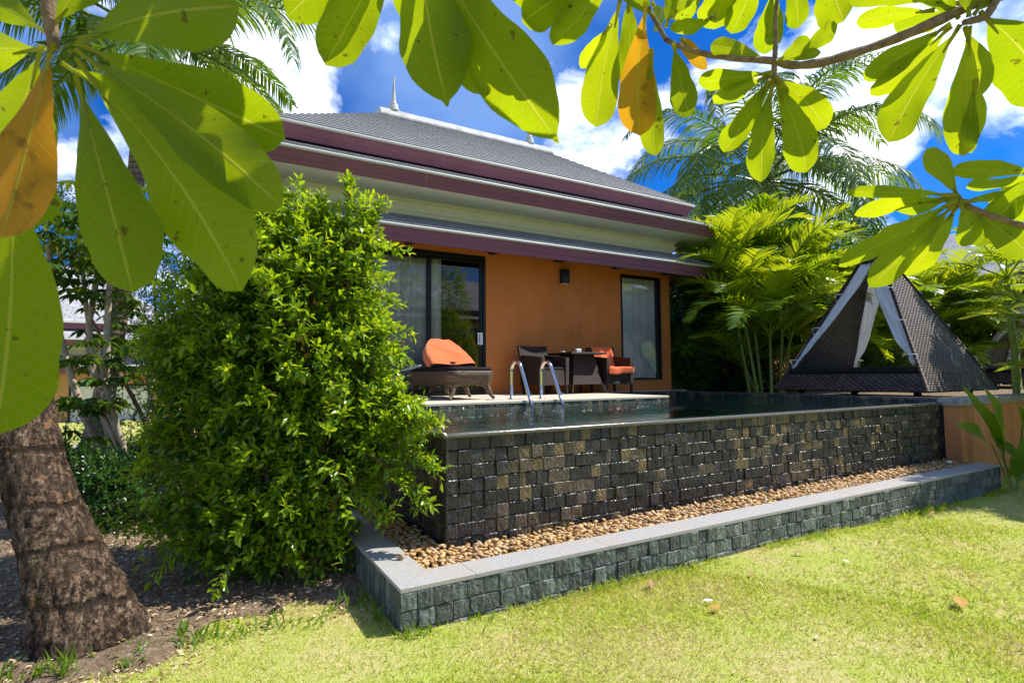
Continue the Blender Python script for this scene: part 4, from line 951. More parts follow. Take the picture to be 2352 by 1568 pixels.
# long loose shoots at the silhouette
SH = [((520,1130,3.75),(430,1120,3.65),(300,1180,3.5)), ((560,1220,3.7),(470,1250,3.6),(400,1240,3.5)), ((470,1000,3.9),(400,980,3.85),(345,1000,3.8)), ((560,1200,3.7),(450,1190,3.6),(330,1215,3.5)), ((560,1120,3.75), (420,1160,3.6), (245,1225,3.5)), ((600,1180,3.7), (500,1200,3.55), (385,1270,3.5)), ((520,1080,3.8), (400,1090,3.7), (330,1060,3.65)), ((860,960,3.8), (940,965,3.72), (992,968,3.66)),
      ((840,1000,3.75), (930,1030,3.66), (990,1065,3.62)), ((840,1040,3.7), (920,1080,3.6), (968,1145,3.55)), ((800,1090,3.7), (850,1150,3.6), (880,1180,3.58)), ((800,640,4.0), (806,500,4.0), (800,425,4.0)),
      ((830,640,4.0), (850,540,4.0), (868,480,4.0)), ((600,1300,3.7), (560,1360,3.65), (535,1405,3.62)), ((480,900,4.1), (380,840,4.1), (340,790,4.1)), ((850,900,3.9), (905,905,3.85), (950,930,3.8)), ((640,540,4.1), (650,490,4.1), (650,455,4.1)), ((760,560,4.0), (740,500,4.0), (735,470,4.0))]
for a, b, c in SH:
    A, B, C = at(*a), at(*b), at(*c); tt = np.linspace(0, 1, 12)[:, None]; pth = (1-tt)**2*A+2*tt*(1-tt)*B+tt*tt*C
    sm.tube(pth, np.linspace(.007, .0025, 12), 6)
    for q in range(3):
        ii = rs.integers(2, 12, 9); dd = nrm(np.gradient(pth, axis=0)[ii]); twigs(fm, pth[ii], nrm(dd+rs.normal(0,.55,dd.shape)), .13, 6, .068, .47, np.full(9, .62)+rs.normal(0,.1,9), rs, sm)
    ii = np.arange(1, 12); twigs(fm, pth[ii], nrm(np.gradient(pth, axis=0)[ii]), .06, 4, .07, .47, np.full(11, .65), rs, None)
P3, D3 = ellipsoid_shell(E_main, 150, rs, .95, 1.05); k_ = P3[:, 2] > .3; P3, D3 = P3[k_], D3[k_]
for a_, d_ in zip(P3, D3):       # airy new shoots standing out of the mass
    d_ = nrm(d_+np.array([.1,-.1,.25])+rs.normal(0,.35,3)); L_ = rs.uniform(.16,.36); tt = np.linspace(0,1,8)[:,None]; pth = a_+d_*tt*L_+np.array([0,0,-1.])*(tt**2)*L_*.25
    sm.tube(pth, np.linspace(.0035,.0015,8), 5); twigs(fm, pth[2:], nrm(np.gradient(pth,axis=0)[2:]), .05, 4, .076, .46, np.clip(rs.normal(.75,.15)+np.zeros(6),0,1), rs, None)
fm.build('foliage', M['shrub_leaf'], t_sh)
b0 = np.array([.62, 4.02, 0.0])
for i, (c, rd) in enumerate(E_main):
    p0 = b0+np.append(rs.uniform(-.06,.06,2), -.02); c = np.array(c); mid = p0*.45+c*.55+np.append(rs.uniform(-.15,.15,2), 0)
    sm.tube([p0, p0*.7+mid*.3+np.array([.02,.01,.05]), mid, c, c+np.array([0,0,rd[1]*.6])], [.034,.03,.022,.012,.004], 8)
sm.build('stem', M['twig'], t_sh)

# ------------------------------------------------------------------ shrubs and hedge in the left background
shrub('dark_shrub', [EL(455,760,5.6,.36,.66,.4), EL(440,980,5.6,.28,.55,.4), EL(530,640,5.7,.42,.5,.4), EL(345,560,8.0,.9,.8,.6), EL(110,540,8.5,.8,.7,.6), EL(330,800,8.2,.6,.7,.5)], 1900, .06, .42, M['dark_leaf'], 21, 'dark dense shrub behind the bright leafy shrub', 'shrub', .35, base=tuple(ground(430,1190)))
hb = ground(390, 1000, 0)
shrub('clipped_hedge', [EL(420,1020,8.5,1.0,.52,.5), EL(300,1010,8.2,1.3,.55,.5), EL(150,1005,8.0,1.0,.5,.5), EL(250,1080,7.0,.85,.42,.5), EL(600,1010,9,1.2,.55,.5)], 2000, .045, .5, M['dark_leaf'], 22, 'low clipped dark green hedge behind the pale thin trunks', 'hedge', .45, tl=.10, nleaf=7, base=(-1.2, 8.2, -.02))
# umbrella tree with thin pale trunks
ut = thing('umbrella_tree', tuple(ground(292,1165)), 'small tree with several thin pale trunks and drooping rosette leaves', 'tree')
r_ = np.random.default_rng(31); D0 = 6.2
TR = [[(290,1170),(240,1050),(190,950),(160,850),(135,760),(118,650),(112,560)], [(296,1170),(252,1010),(225,910),(212,800),(200,720),(188,600),(180,540)], [(300,1165),(285,1030),(255,930),(240,880),(232,830)], [(305,1165),(262,960),(245,850),(246,760),(250,680),(255,610)], [(298,1165),(275,1000),(235,900),(205,830),(205,740),(222,640),(232,590)], [(310,1165),(285,1060),(240,960),(215,930),(205,935)], [(312,1165),(330,1030),(345,930),(352,860),(340,800)]]
rosettes = []
for i, pth in enumerate(TR):
    dd = D0+.25*math.sin(i*2.1); pts = [at(u, v, D0 if k == 0 else dd) for k, (u, v) in enumerate(pth)]; pts[0] = ground(*pth[0])-np.array([0,0,.02])
    r0 = .045 if i in (0, 3, 4) else .032
    MB().tube(pts, np.linspace(r0, r0*.62, len(pts)), 9).build('trunk', M['bark_pale'], ut, smooth=True); rosettes.append(pts[-1]); rosettes.append(pts[-2])
for k in range(34): rosettes.append(at(r_.uniform(70, 430), r_.uniform(420, 640), D0+r_.uniform(-.5, .9)))
for k in range(14): rosettes.append(at(r_.uniform(230, 430), r_.uniform(640, 900), D0+r_.uniform(.2, .9)))
for u_, v_ in ((265,800), (165,830), (225,930), (200,1010)): rosettes.append(at(u_, v_, D0-.35))
lm = MB()
for k, c in enumerate(rosettes):
    nf = r_.integers(4, 8)
    for q in range(nf):
        a = q*6.28/nf+r_.uniform(-.4,.4); st = np.array([math.cos(a), math.sin(a), r_.uniform(-.1,.6)]); tip = c + nrm(st)*r_.uniform(.12,.28)
        lm.tube([c, tip], [.004,.003], 5, (.5,.5,.6), cap=False); m_ = 8
        b = np.arange(m_)*6.28/m_+r_.uniform(0,6); ax = np.stack([np.cos(b), np.sin(b), np.full(m_, -.55)], 1)
        scatter_leaves(lm, np.tile(tip, (m_,1)), ax, np.tile([0.1,0,1.], (m_,1))+r_.normal(0,.15,(m_,3)), r_.uniform(.13,.2,m_), .36, np.clip(r_.normal(.38,.25)+np.zeros(m_), 0, 1))
lm.build('foliage', leafmat('umbrella_leaf', (.014,.055,.010), (.075,.17,.012), (.03,.12,.005), (.40,.48,.01), .38, .28, .5), ut)

# ------------------------------------------------------------------ big palm trunk at the lower left
bp_ = thing('coconut_palm', tuple(ground(190,1530)), 'thick leaning coconut palm trunk with swollen base in the left foreground', 'palm tree')
TRK = [((226,1552,2.86), 146), ((213,1450,2.88), 134), ((178,1350,2.9), 114), ((140,1250,2.92), 98), ((100,1150,2.95), 86), ((70,1045,2.98), 80), ((52,950,3.02), 76), ((38,850,3.06), 72), ((20,750,3.1), 64), ((-5,600,3.2), 54), ((-60,250,3.35), 46), ((-140,-300,3.5), 42)]
pts = np.array([at(*p) for p, w_ in TRK]); rad = np.array([w_*p[2]/FOC*math.cos(math.atan((1176-p[0])/FOC)) for p, w_ in TRK])
from_ = np.linspace(0, 1, len(pts)); tt = np.linspace(0, 1, 90); pth = np.stack([np.interp(tt, from_, pts[:, i]) for i in range(3)], 1)
for _ in range(12): pth[1:-1] = .5*pth[1:-1]+.25*(pth[2:]+pth[:-2])
rd = np.interp(tt, from_, rad); 
for _ in range(6): rd[1:-1] = .5*rd[1:-1]+.25*(rd[2:]+rd[:-2])
nth = 64; th = np.linspace(0, 2*np.pi, nth, endpoint=False); rb = np.random.default_rng(3); Pt = np.zeros((90, nth, 3))
lob = rb.normal(size=(6, 3))
for i in range(90):
    fl = max(0, 1-i/26); wob = sum(.013*lob[k, 0]*np.cos((k+2)*th+lob[k, 1]*3+i*.02*lob[k, 2]) for k in range(5))*(1+.6*fl)
    ringz = .045*(((i+1.5*math.sin(i*.7))/6.5) % 1.0)-.02
    rr = rd[i]*(1+wob+ringz) + rb.normal(0, .0035, nth) + .006*np.cos(th*19+i*.05)*(fl > .2)
    Pt[i] = pth[i] + np.stack([np.cos(th)*rr, np.sin(th)*rr, np.zeros(nth)], 1)
    if i == 0: Pt[i, :, 2] -= .12
MB().grid(Pt, closed=True).build('trunk', M['bark_palm'], bp_, smooth=True)
hub = pth[-1]
r_ = np.random.default_rng(9)
for k in range(9):
    az = 1.2+k*.42; el = R(60-10*(k % 5))
    frond_parts(hub, az, el, 3.2*r_.uniform(.9,1.05), .40, 70, .85, r_, vee=.1, lean=.75, hang=.8, wid=.042, rnd=.35, rad=.03, start=.2).build('frond', M['palm_leaf'], bp_)

# ------------------------------------------------------------------ coconut palms
ph = at(1752, 425, 18.5)
coconut('coconut_palm', (ph[0]+.3, ph[1]+.2, 0), ph, 34, 6.6, 5, 'tall coconut palm rising behind the roof corner and the areca palms', 'coconut palms', (.17,.13), rnd=.42, ll=1.25)
p2 = at(338, 95, 11.0); b2 = at(226, 800, 11.0); b2[2] = 0
coconut('coconut_palm', b2, p2, 20, 4.4, 8, 'coconut palm with ringed trunk behind the pale thin trunks', 'coconut palms', (.18,.14), rnd=.36)
# ------------------------------------------------------------------ areca palms and shrubs behind the pool
AR = [((1660,700,14.2), 8, 7, 3.2, 2.0, 41, 'areca palm clump nearest to the house corner', .45), ((1700,700,13.2), 9, 8, 3.5, 2.2, 42, 'tallest areca palm clump under the coconut palm', .55), ((1820,650,13.4), 9, 8, 3.6, 2.3, 43, 'areca palm clump with yellow young fronds left of the day bed peak', .72),
      ((1920,720,13.8), 8, 7, 3.0, 2.0, 44, 'areca palm clump rising behind the left side of the day bed', .5), ((2060,760,15.2), 8, 7, 2.6, 1.9, 45, 'areca palm clump seen through the open day bed', .7), ((2190,700,15.5), 9, 8, 3.2, 2.2, 46, 'sunlit areca palm clump behind the right slope of the day bed', .85), ((2290,740,16.8), 4, 7, 2.6, 2.1, 47, 'areca palm clump between the two day beds', .85)]
AR.append(((1765,720,11.5), 7, 8, 2.75, 2.0, 48, 'bright areca palm clump reaching over the right end of the lower eave', .8))
for (u, v, d), ns, nf, hg, L, sd, lb, rn in AR:
    b = at(u, v, d); b[2] = .9; areca(b, ns, nf, hg, L, sd, lb, rn)
sb = at(1790, 830, 12.9)
shrub('round_shrub', [EL(1790,830,12.9,.75,.72,.6), EL(1690,850,12.9,.7,.6,.5)], 1000, .07, .5, M['dark_leaf'], 51, 'rounded dark glossy shrub left of the day bed', 'shrub', .42, base=(sb[0], sb[1], .9))
sb = at(1590, 830, 12.6)
shrub('dark_shrub', [EL(1585,830,12.6,.45,.65,.5)], 500, .09, .4, M['dark_leaf'], 52, 'dark narrow shrub beside the right wall of the villa', 'shrub', .3, base=(sb[0], sb[1], .9))
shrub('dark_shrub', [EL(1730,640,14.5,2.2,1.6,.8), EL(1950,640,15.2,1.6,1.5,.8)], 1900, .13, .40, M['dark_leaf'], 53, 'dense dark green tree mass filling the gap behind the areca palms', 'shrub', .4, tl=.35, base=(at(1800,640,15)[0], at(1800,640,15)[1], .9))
shrub('green_shrub', [EL(2225,770,15.0,.75,.5,.5), EL(2180,810,15.0,.5,.45,.5)], 800, .08, .5, M['shrub_leaf'], 54, 'bright green shrub right of the wicker slope', 'shrub', .7, base=(at(2220,770,15)[0], at(2220,770,15)[1], .9))
shrub('green_shrub', [EL(2060,830,15.8,1.2,.75,.5)], 800, .09, .45, M['shrub_leaf'], 55, 'bright green shrub seen through the open day bed', 'shrub', .65, base=(at(2060,830,15.8)[0], at(2060,830,15.8)[1], .9))
# slim papaya like tree at the right edge
sl_ = thing('slender_tree', tuple(at(2338,905,9.5)), 'slender green stemmed young palm at the right edge', 'tree')
tp = [at(2338,905,9.5), at(2330,800,9.5), at(2316,700,9.5), at(2312,640,9.5)]
MB().tube(tp, [.07,.055,.045,.04], 10).build('trunk', M['green_stem'], sl_, smooth=True)
r_ = np.random.default_rng(61)
for k in range(8): frond_parts(tp[-1], k*.8+.3, R(r_.uniform(30,75)), 1.3, .7, 24, .36, r_, vee=.35, lean=.8, hang=.3, wid=.045, rnd=.7, rad=.014, start=.25).build('frond', M['areca_leaf'], sl_)
for k in range(3): frond_parts(tp[2], 2.4+k*1.3, R(15), .8, .6, 16, .3, r_, vee=.3, lean=.8, hang=.3, wid=.045, rnd=.25, rad=.012, start=.3).build('frond', M['areca_leaf'], sl_)

# ------------------------------------------------------------------ broad leaf plant by the orange wall
def blade(mb, B, T, wid, nref, bend=0.0, fold=.10, rnd=.5, nu=9, nv=18, prof='ob', wav=0.0, seed=0, pw=None):
    B, T = np.array(B, float), np.array(T, float); ax = T-B; L = np.linalg.norm(ax); ax /= L
    nn = np.array(nref, float); nn -= ax*(nn@ax); nn = nrm(nn); sd = np.cross(ax, nn); r = np.random.default_rng(seed)
    t = np.linspace(0, 1, nv); s = np.clip((t-.05)/.95, 0, 1)
    if prof == 'ob': w_ = (s**.92)*np.clip(1-s**(r.uniform(2.6, 4.2)), 0, 1)**.66
    else: w_ = np.sin(np.pi*s**.8)**.85
    w_ = np.maximum(((s/.97)**.92)*np.clip(1-(s/.97)**2.7, 0, 1)**.85, .13*np.clip((1-s)/.10, 0, 1)) if pw == 0 else w_
    w_ = w_/w_.max(); w_ = np.maximum(w_, .025)
    if prof == 'ob': w_[-1] = .02
    p1, p2 = r.uniform(0, 6, 2)
    cen = B + np.outer(t*L, ax) + np.outer(bend*L*np.sin(np.pi*t), nn) + np.outer(.035*L*np.sin(np.pi*t)*math.sin(p1), sd)
    u = np.linspace(-1, 1, nu); P = np.zeros((nv, nu, 3))
    for j, uj in enumerate(u):
        hgt = fold*abs(uj)*w_*wid*.5*1.0 + wav*wid*(uj*uj)*np.sin(t*11+p2+(uj > 0)*1.3)*w_
        edge = 1 + (.035*np.sin(t*16+p1*3)+.02*np.sin(t*31+p2))*abs(uj)
        P[:, j] = cen + np.outer(uj*w_*wid*.5*edge, sd) + np.outer(hgt, nn)
    C = np.stack([np.tile((u+1)/2, (nv, 1)), np.tile(t[:, None], (1, nu)), np.full((nv, nu), rnd)], -1).reshape(-1, 3)
    return mb.grid(P, C)
gp = thing('ginger_plant', tuple(at(2335,1128,6.6)), 'broad leaved green plant in front of the orange wall', 'plant')
GL = [((2310,1060),(2210,885),30,.8), ((2300,1010),(2258,888),26,.45), ((2275,1030),(2195,975),30,.7), ((2345,1080),(2275,1000),26,.35), ((2352,1020),(2335,930),34,.6), ((2350,980),(2392,880),36,.6), ((2330,1100),(2400,1040),34,.5), ((2318,1095),(2352,1000),30,.4), ((2300,1030),(2282,950),26,.3), ((2340,1110),(2380,960),30,.7)]
for i, (b, tq, w_, rn) in enumerate(GL):
    mb = MB(); blade(mb, at(*b, 6.5), at(*tq, 6.4-.1*(i % 3)), w_*1.5*6.5/FOC, (-.4,-.7,.6), .05, .3, rn, prof='el', seed=i, wav=.05); mb.build('leaf', M['ginger_leaf'], gp, smooth=True)
for a, b, c in [((2330,1128),(2300,1040),(2262,950)), ((2336,1128),(2340,1060),(2350,960)), ((2325,1128),(2300,1070),(2278,1020))]:
    MB().tube([at(*a,6.6), at(*b,6.5), at(*c,6.45)], [.014,.011,.006], 8).build('stem', M['green_stem'], gp, smooth=True)

# ------------------------------------------------------------------ behind the palms and behind the viewer
bw = thing('boundary_wall', (9.6, 13.2, .5), 'orange boundary wall glimpsed between the stems behind the palms', 'wall')
MB().box((9.4, 13.0, .5), (30, 13.15, 2.55)).build('plaster', M['orange_old'], bw)
MB().box((9.38, 12.96, 2.551), (30, 13.19, 2.63)).build('wall_cap', M['cement'], bw)
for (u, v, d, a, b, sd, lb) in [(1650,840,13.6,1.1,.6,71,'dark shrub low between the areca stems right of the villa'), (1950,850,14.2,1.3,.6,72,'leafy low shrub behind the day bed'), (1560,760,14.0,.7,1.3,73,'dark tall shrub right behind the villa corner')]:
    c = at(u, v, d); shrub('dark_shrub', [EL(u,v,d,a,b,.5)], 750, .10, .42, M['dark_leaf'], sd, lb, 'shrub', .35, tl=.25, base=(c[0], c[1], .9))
areca((11.4, 1.75, -.05), 6, 8, 3.9, 2.0, 81, 'areca palm outside the right edge shading the end of the kerb', .6, 'areca palms in front of the retaining wall')
areca((11.9, 2.6, -.05), 5, 7, 2.6, 1.8, 82, 'lower areca palm outside the right edge beside the orange wall', .6, 'areca palms in front of the retaining wall')
for (x, y, hg, sd, lb) in [(7.6,-4.2,2.4,83,'areca palm behind the viewer mirrored in the glass door'), (17.0,-2.5,3.0,85,'areca palm behind the viewer mirrored in the small window')]:
    areca((x, y, 0), 6, 7, hg, 2.0, sd, lb, .45, 'areca palms behind the viewer')
for (x, y, z, a, b, sd, lb) in [(8.6,-4.6,5.0,2.3,2.0,94,'added tall dark tree behind the viewer darkening the top of the glass door'), (9.2,-3.6,1.9,1.1,2.1,91,'leafy shrub behind the viewer mirrored in the right door pane'), (6.0,-7,1.0,1.6,1.3,92,'low leafy shrub behind the viewer mirrored in the left door pane'), (19,-3.0,1.6,1.8,1.8,93,'leafy shrub behind the viewer mirrored in the small window')]:  # tall tree is added to keep bright sky out of the door glass
    shrub('green_shrub', [(np.array([x, y, z]), (a, b, 1.0))], 900, .11, .42, M['shrub_leaf'], sd, lb, 'shrub', .5, tl=.3, base=(x, y, 0))

shrub('low_shrub', [EL(225,1125,5.0,.38,.26,.3), EL(330,1110,5.6,.35,.30,.35), EL(150,1100,5.8,.35,.25,.3)], 1100, .055, .45, M['dark_leaf'], 95, 'low dark green shrub at the foot of the pale thin trunks', 'shrub', .3, tl=.16, base=tuple(ground(250,1190)))
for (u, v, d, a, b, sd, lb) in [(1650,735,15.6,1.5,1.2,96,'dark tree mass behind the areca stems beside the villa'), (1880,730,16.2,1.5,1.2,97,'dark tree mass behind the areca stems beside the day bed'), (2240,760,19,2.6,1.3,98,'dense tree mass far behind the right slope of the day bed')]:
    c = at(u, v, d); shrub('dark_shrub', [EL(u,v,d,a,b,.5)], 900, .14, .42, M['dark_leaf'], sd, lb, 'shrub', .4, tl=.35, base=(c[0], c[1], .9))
# ------------------------------------------------------------------ overhanging branches with big leaves
NREF = np.array([-.34, -.55, -.76])
SUNV = np.array(SUN)
def big_leaf(parent, b, t, w_, d, k, mat='big_leaf', rnd=None, bend=None, dt=None, nref=None, fold=None, wav=.055, pw=None):
    """b, t: photo pixels of leaf base and tip; d: distance; real size follows from it"""
    r = np.random.default_rng(1000+k)
    d1 = d*(1.10 if t[1] > b[1] else .98) if dt is None else dt
    B, T = at(*b, d), at(*t, d1); ax = nrm(T-B)
    n_ = (NREF if nref is None else np.array(nref, float)) + r.normal(0, .16, 3); n_ = n_-ax*(n_@ax); n_ = nrm(n_)
    sd = np.cross(ax, n_); vd = nrm((B+T)/2-EYE); sd_p = sd - vd*(sd@vd); axp = nrm(ax-vd*(ax@vd)); f = np.linalg.norm(sd_p-axp*(sd_p@axp)); f = max(f, .55)
    wid = .98*w_*(d+d1)/2/FOC/f
    mb = MB(); blade(mb, B, T, wid, -n_, (-.04+.10*r.random()) if bend is None else bend, r.uniform(.02,.16) if fold is None else fold, r.uniform(.1,.9) if rnd is None else rnd, nu=11, nv=26, wav=wav, seed=k, pw=pw)
    ax_w = wid
    mb.tube([B-(T-B)*.03, B*.93+T*.07, B*.80+T*.20], [.0045*d, .0036*d, .0015*d], 6, (.5,.1,.9))
    return mb.build('leaf', M[mat], parent, smooth=True)
def branch(parent, pts, rad, name='branch', mat='bark_branch'):
    p = np.array([at(*q) for q in pts]); n_ = max(40, len(p)*8); s = np.linspace(0, 1, n_); f = np.linspace(0, 1, len(p))
    pth = np.stack([np.interp(s, f, p[:, i]) for i in range(3)], 1)
    for _ in range(8): pth[1:-1] = .5*pth[1:-1]+.25*(pth[2:]+pth[:-2])
    rr = np.interp(s, np.linspace(0, 1, len(rad)), rad)*(1+.06*np.sin(s*70)+.05*np.sin(s*31+1)+.03*np.sin(s*143))
    return MB().tube(pth, rr, 12).build(name, M[mat], parent, smooth=True)
dL, dC, dR = .62, .85, 1.15
# --- left, nearest spray
A = thing('leafy_branch', tuple(at(115,60,dL)), 'nearest hanging spray of large green leaves at the top left', 'branch', 'overhanging leafy branches')
branch(A, [(100,-160,dL), (108,-40,dL), (114,40,dL), (124,110,dL)], [.0085,.008,.0075,.006])
LA = [((190,88),(548,14),158,.0), ((190,105),(655,318),155,.1), ((188,125),(648,476),150,.05), ((186,150),(556,668),190,.1), ((178,190),(306,672),158,.0),
      ((92,118),(-8,520),190,.1), ((22,350),(-12,1000),200,.15), ((95,112),(-190,150),160,.0), ((98,70),(-90,-40),80,.0), ((120,60),(310,-150),120,.0), ((150,150),(420,330),90,.0)]
for i, (b, t, w_, o) in enumerate(LA): big_leaf(A, b, t, w_, dL*(1-.02*(i % 3)+(.08 if i in (5, 7, 8, 10) else 0)), i, rnd=.1+.08*(i % 4), nref=(-.38,-.72,-.55))
big_leaf(A, (118,112), (4,546), 118, dL*.80, 40, mat='yellow_leaf', rnd=.0, bend=.04, fold=.12, nref=(-.50,-.85,-.12), dt=dL*.80)['label'] = 'orange brown withering leaf'
# unseen upper leaves of the same crown: they shade the visible spray
def upper_leaves(parent, u, v, d, dist, n, spread, k0):
    r = np.random.default_rng(k0); c = at(u, v, d)+SUNV*dist
    a1 = nrm(np.cross(SUNV, [0,0,1.])); a2 = np.cross(SUNV, a1)
    for k in range(n):
        b = c + a1*r.uniform(-spread, spread) + a2*r.uniform(-spread, spread)*.8; ang = r.uniform(0, 6.28); ax = a1*math.cos(ang)+a2*math.sin(ang)
        mb = MB(); blade(mb, b-ax*.12, b+ax*.13, .085, SUNV+r.normal(0,.25,3), .05, .1, r.random(), seed=k0+k); mb.build('leaf', M['big_leaf'], parent, smooth=True)
upper_leaves(A, 330, 330, dL, .50, 8, .20, 4000)
# --- top centre spray
B_ = thing('leafy_branch', tuple(at(980,-150,dC)), 'middle spray of long green leaves hanging from the top edge', 'branch', 'overhanging leafy branches')
branch(B_, [(1500,-420,dC), (1250,-300,dC), (1050,-200,dC), (980,-130,dC)], [.012,.011,.009,.007])
LB = [((960,-150),(1028,246),165), ((1000,-150),(1118,219),125), ((985,-120),(1284,330),166), ((1410,-70),(1268,102),72), ((1380,-60),(1200,52),95), ((930,-160),(748,150),118), ((900,-150),(738,120),80), ((1020,-140),(1340,30),120), ((905,-170),(660,40),110), ((1010,-160),(940,60),120)]
for i, (b, t, w_) in enumerate(LB): big_leaf(B_, b, t, w_, dC, 100+i, rnd=.2+.1*(i % 4), nref=(-.36,-.66,-.62), pw=0 if i in (0, 2) else None)
for i, (b, t, w_) in enumerate([((980,-160),(700,-260),150), ((1000,-190),(1300,-330),150), ((990,-180),(1000,-420),150), ((1020,-150),(1420,-160),150)]): big_leaf(B_, b, t, w_, dC*.95, 130+i, nref=(-.3,-.2,-.93), dt=dC*.92)
upper_leaves(B_, 1080, 110, dC, .48, 4, .20, 4100)
# --- right, long branch crossing the upper right corner
C_ = thing('leafy_branch', tuple(at(1790,145,dR)), 'long curved brown branch with bright green leaf rosettes at the upper right', 'branch', 'overhanging leafy branches')
branch(C_, [(2420,-70,dR), (2255,0,dR), (2168,42,dR), (2068,86,dR), (1968,121,dR), (1885,146,dR), (1818,152,dR), (1775,139,dR), (1701,137,dR), (1635,128,dR), (1568,111,dR), (1530,92,dR)], [.014,.0115,.011,.010,.0095,.009,.0085,.007,.006,.0055,.005,.005])
branch(C_, [(1779,142,dR), (1782,90,dR), (1781,40,dR*.99), (1790,-40,dR*.98)], [.0055,.0045,.004,.004], 'twig')
branch(C_, [(1779,142,dR), (1778,165,dR), (1774,188,dR)], [.0055,.0058,.0065], 'twig')
LC = [((1768,168),(1604,192),46), ((1766,172),(1640,238),42), ((1768,182),(1662,350),58), ((1768,184),(1710,275),36), ((1774,190),(1748,418),62), ((1782,186),(1852,396),78), ((1786,180),(1898,294),72), ((1784,182),(1815,245),40), ((1762,138),(1632,104),44), ((1786,140),(1862,92),42), ((1838,128),(1924,58),42), ((1790,142),(1886,120),24),
      ((1640,40),(1540,70),38), ((1618,-10),(1556,56),40), ((1778,-30),(1756,125),64), ((1815,-80),(1833,65),52), ((1905,-90),(1938,50),92), ((2200,8),(1950,-4),55), ((2140,24),(1966,52),46), ((2190,22),(2056,72),58), ((1665,-100),(1640,68),92), ((1745,-70),(1680,78),64), ((1700,-40),(1660,30),50), ((1790,-50),(1860,-10),50)]
for i, (b, t, w_) in enumerate(LC): big_leaf(C_, b, t, w_, dR*(.99+.006*(i % 3)), 200+i)
o = big_leaf(C_, (1568,92), (1624,160), 34, dR, 240, mat='yellow_leaf', rnd=.9, bend=.25); o['label'] = 'small yellow curling leaf'
# leaves hanging from the left end of the branch
LCh = [((1424,2),(1368,292),90), ((1445,-20),(1446,200),58), ((1496,120),(1506,358),60), ((1548,104),(1584,270),60), ((1400,60),(1334,158),40), ((1530,60),(1560,-30),40), ((1500,40),(1430,-60),60), ((1545,40),(1600,-40),50), ((1500,10),(1520,60),40)]
for i, (b, t, w_) in enumerate(LCh): big_leaf(C_, b, t, w_, dR*(1.0-.01*(i % 2)), 260+i, nref=(-.38,-.72,-.5))
o = big_leaf(C_, (1482,14), (1470,312), 92, dR*.97, 280, mat='yellow_leaf', rnd=.6, nref=(-.4,-.8,-.4), fold=.2); o['label'] = 'hanging yellow orange leaf'
branch(C_, [(1530,92,dR), (1512,60,dR), (1490,20,dR), (1470,-30,dR)], [.005,.0045,.004,.004], 'twig')
# --- second rosette, right
D_ = thing('leafy_branch', tuple(at(2215,50,dR)), 'rosette of long drooping leaves on a thick twig near the top right corner', 'branch', 'overhanging leafy branches')
branch(D_, [(2300,-60,dR*.99), (2290,0,dR*.99), (2266,38,dR*.99), (2240,46,dR*.99), (2214,52,dR*.99)], [.0075,.0075,.008,.0075,.006])
LD = [((2178,58),(1984,184),60), ((2180,66),(2000,220),58), ((2200,66),(2040,327),88), ((2218,68),(2252,222),64), ((2226,70),(2216,358),78), ((2240,190),(2231,352),34), ((2258,34),(2420,235),150), ((2240,30),(2330,-90),80), ((2200,40),(2120,-60),70), ((2225,36),(2230,-80),70)]
for i, (b, t, w_) in enumerate(LD): big_leaf(D_, b, t, w_, dR*(.985+.008*(i % 3)), 300+i)
# --- third rosette, lower right
E_ = thing('leafy_branch', tuple(at(2205,460,dR)), 'lowest rosette of bright leaves at the right edge above the day bed', 'branch', 'overhanging leafy branches')
branch(E_, [(2440,545,dR), (2352,520,dR), (2268,493,dR), (2225,475,dR), (2200,455,dR)], [.007,.0065,.006,.006,.0055])
LE = [((2188,448),(1942,441),34), ((2190,450),(2058,484),48), ((2188,458),(1962,494),46), ((2190,462),(1927,612),56), ((2194,468),(1997,660),76), ((2200,472),(2083,634),66), ((2208,472),(2232,562),62), ((2395,385),(2242,566),80), ((2390,398),(2184,389),52), ((2392,402),(2220,433),42), ((2202,452),(2128,342),54), ((2226,474),(2372,590),84), ((2214,462),(2352,470),36), ((2400,420),(2300,520),70), ((2190,466),(2010,560),50)]
for i, (b, t, w_) in enumerate(LE): big_leaf(E_, b, t, w_*.86, dR*(.985+.008*(i % 3)), 330+i)

# ------------------------------------------------------------------ pebbles
def peb_template(seed):
    r = np.random.default_rng(seed); nu, nv = 7, 10; th = np.linspace(0, np.pi, nu); ph = np.linspace(0, 2*np.pi, nv, endpoint=False)
    a = r.uniform(0, 6, 3); P = np.array([[(math.sin(t)*math.cos(f), math.sin(t)*math.sin(f)*(.72+.1*math.sin(a[0])), math.cos(t)*.46)*np.array([1,1,1])*(1+.10*math.sin(2*f+a[0])*math.sin(t)+.07*math.sin(3*f+a[1])) for f in ph] for t in th]); return P
tpl = [peb_template(s) for s in range(10)]
i_, j_ = np.meshgrid(np.arange(6), np.arange(10), indexing='ij'); j2 = (j_+1) % 10; PF = np.stack([i_*10+j_, (i_+1)*10+j_, (i_+1)*10+j2, i_*10+j2], -1).reshape(-1, 4)
rp = np.random.default_rng(17); spots = []
def lay(x0, x1, y0, y1, z, st, keep=1.0):
    for x in np.arange(x0, x1, st):
        for y in np.arange(y0, y1, st*.9):
            if rp.random() < keep: spots.append((x+rp.uniform(-.4,.4)*st, y+rp.uniform(-.4,.4)*st, z+rp.normal(0,.004)))
for (x0, x1, y0, y1) in [(PX+CW+.02, PXR-.05, PY+CW+.02, QY-.012), (PX+CW+.02, QX-.012, QY-.01, 6.0)]:
    lay(x0, x1, y0, y1, .210, .040); lay(x0, x1, y0, y1, .229, .046, .85); lay(x0, x1, y0, y1, .241, .06, .3)
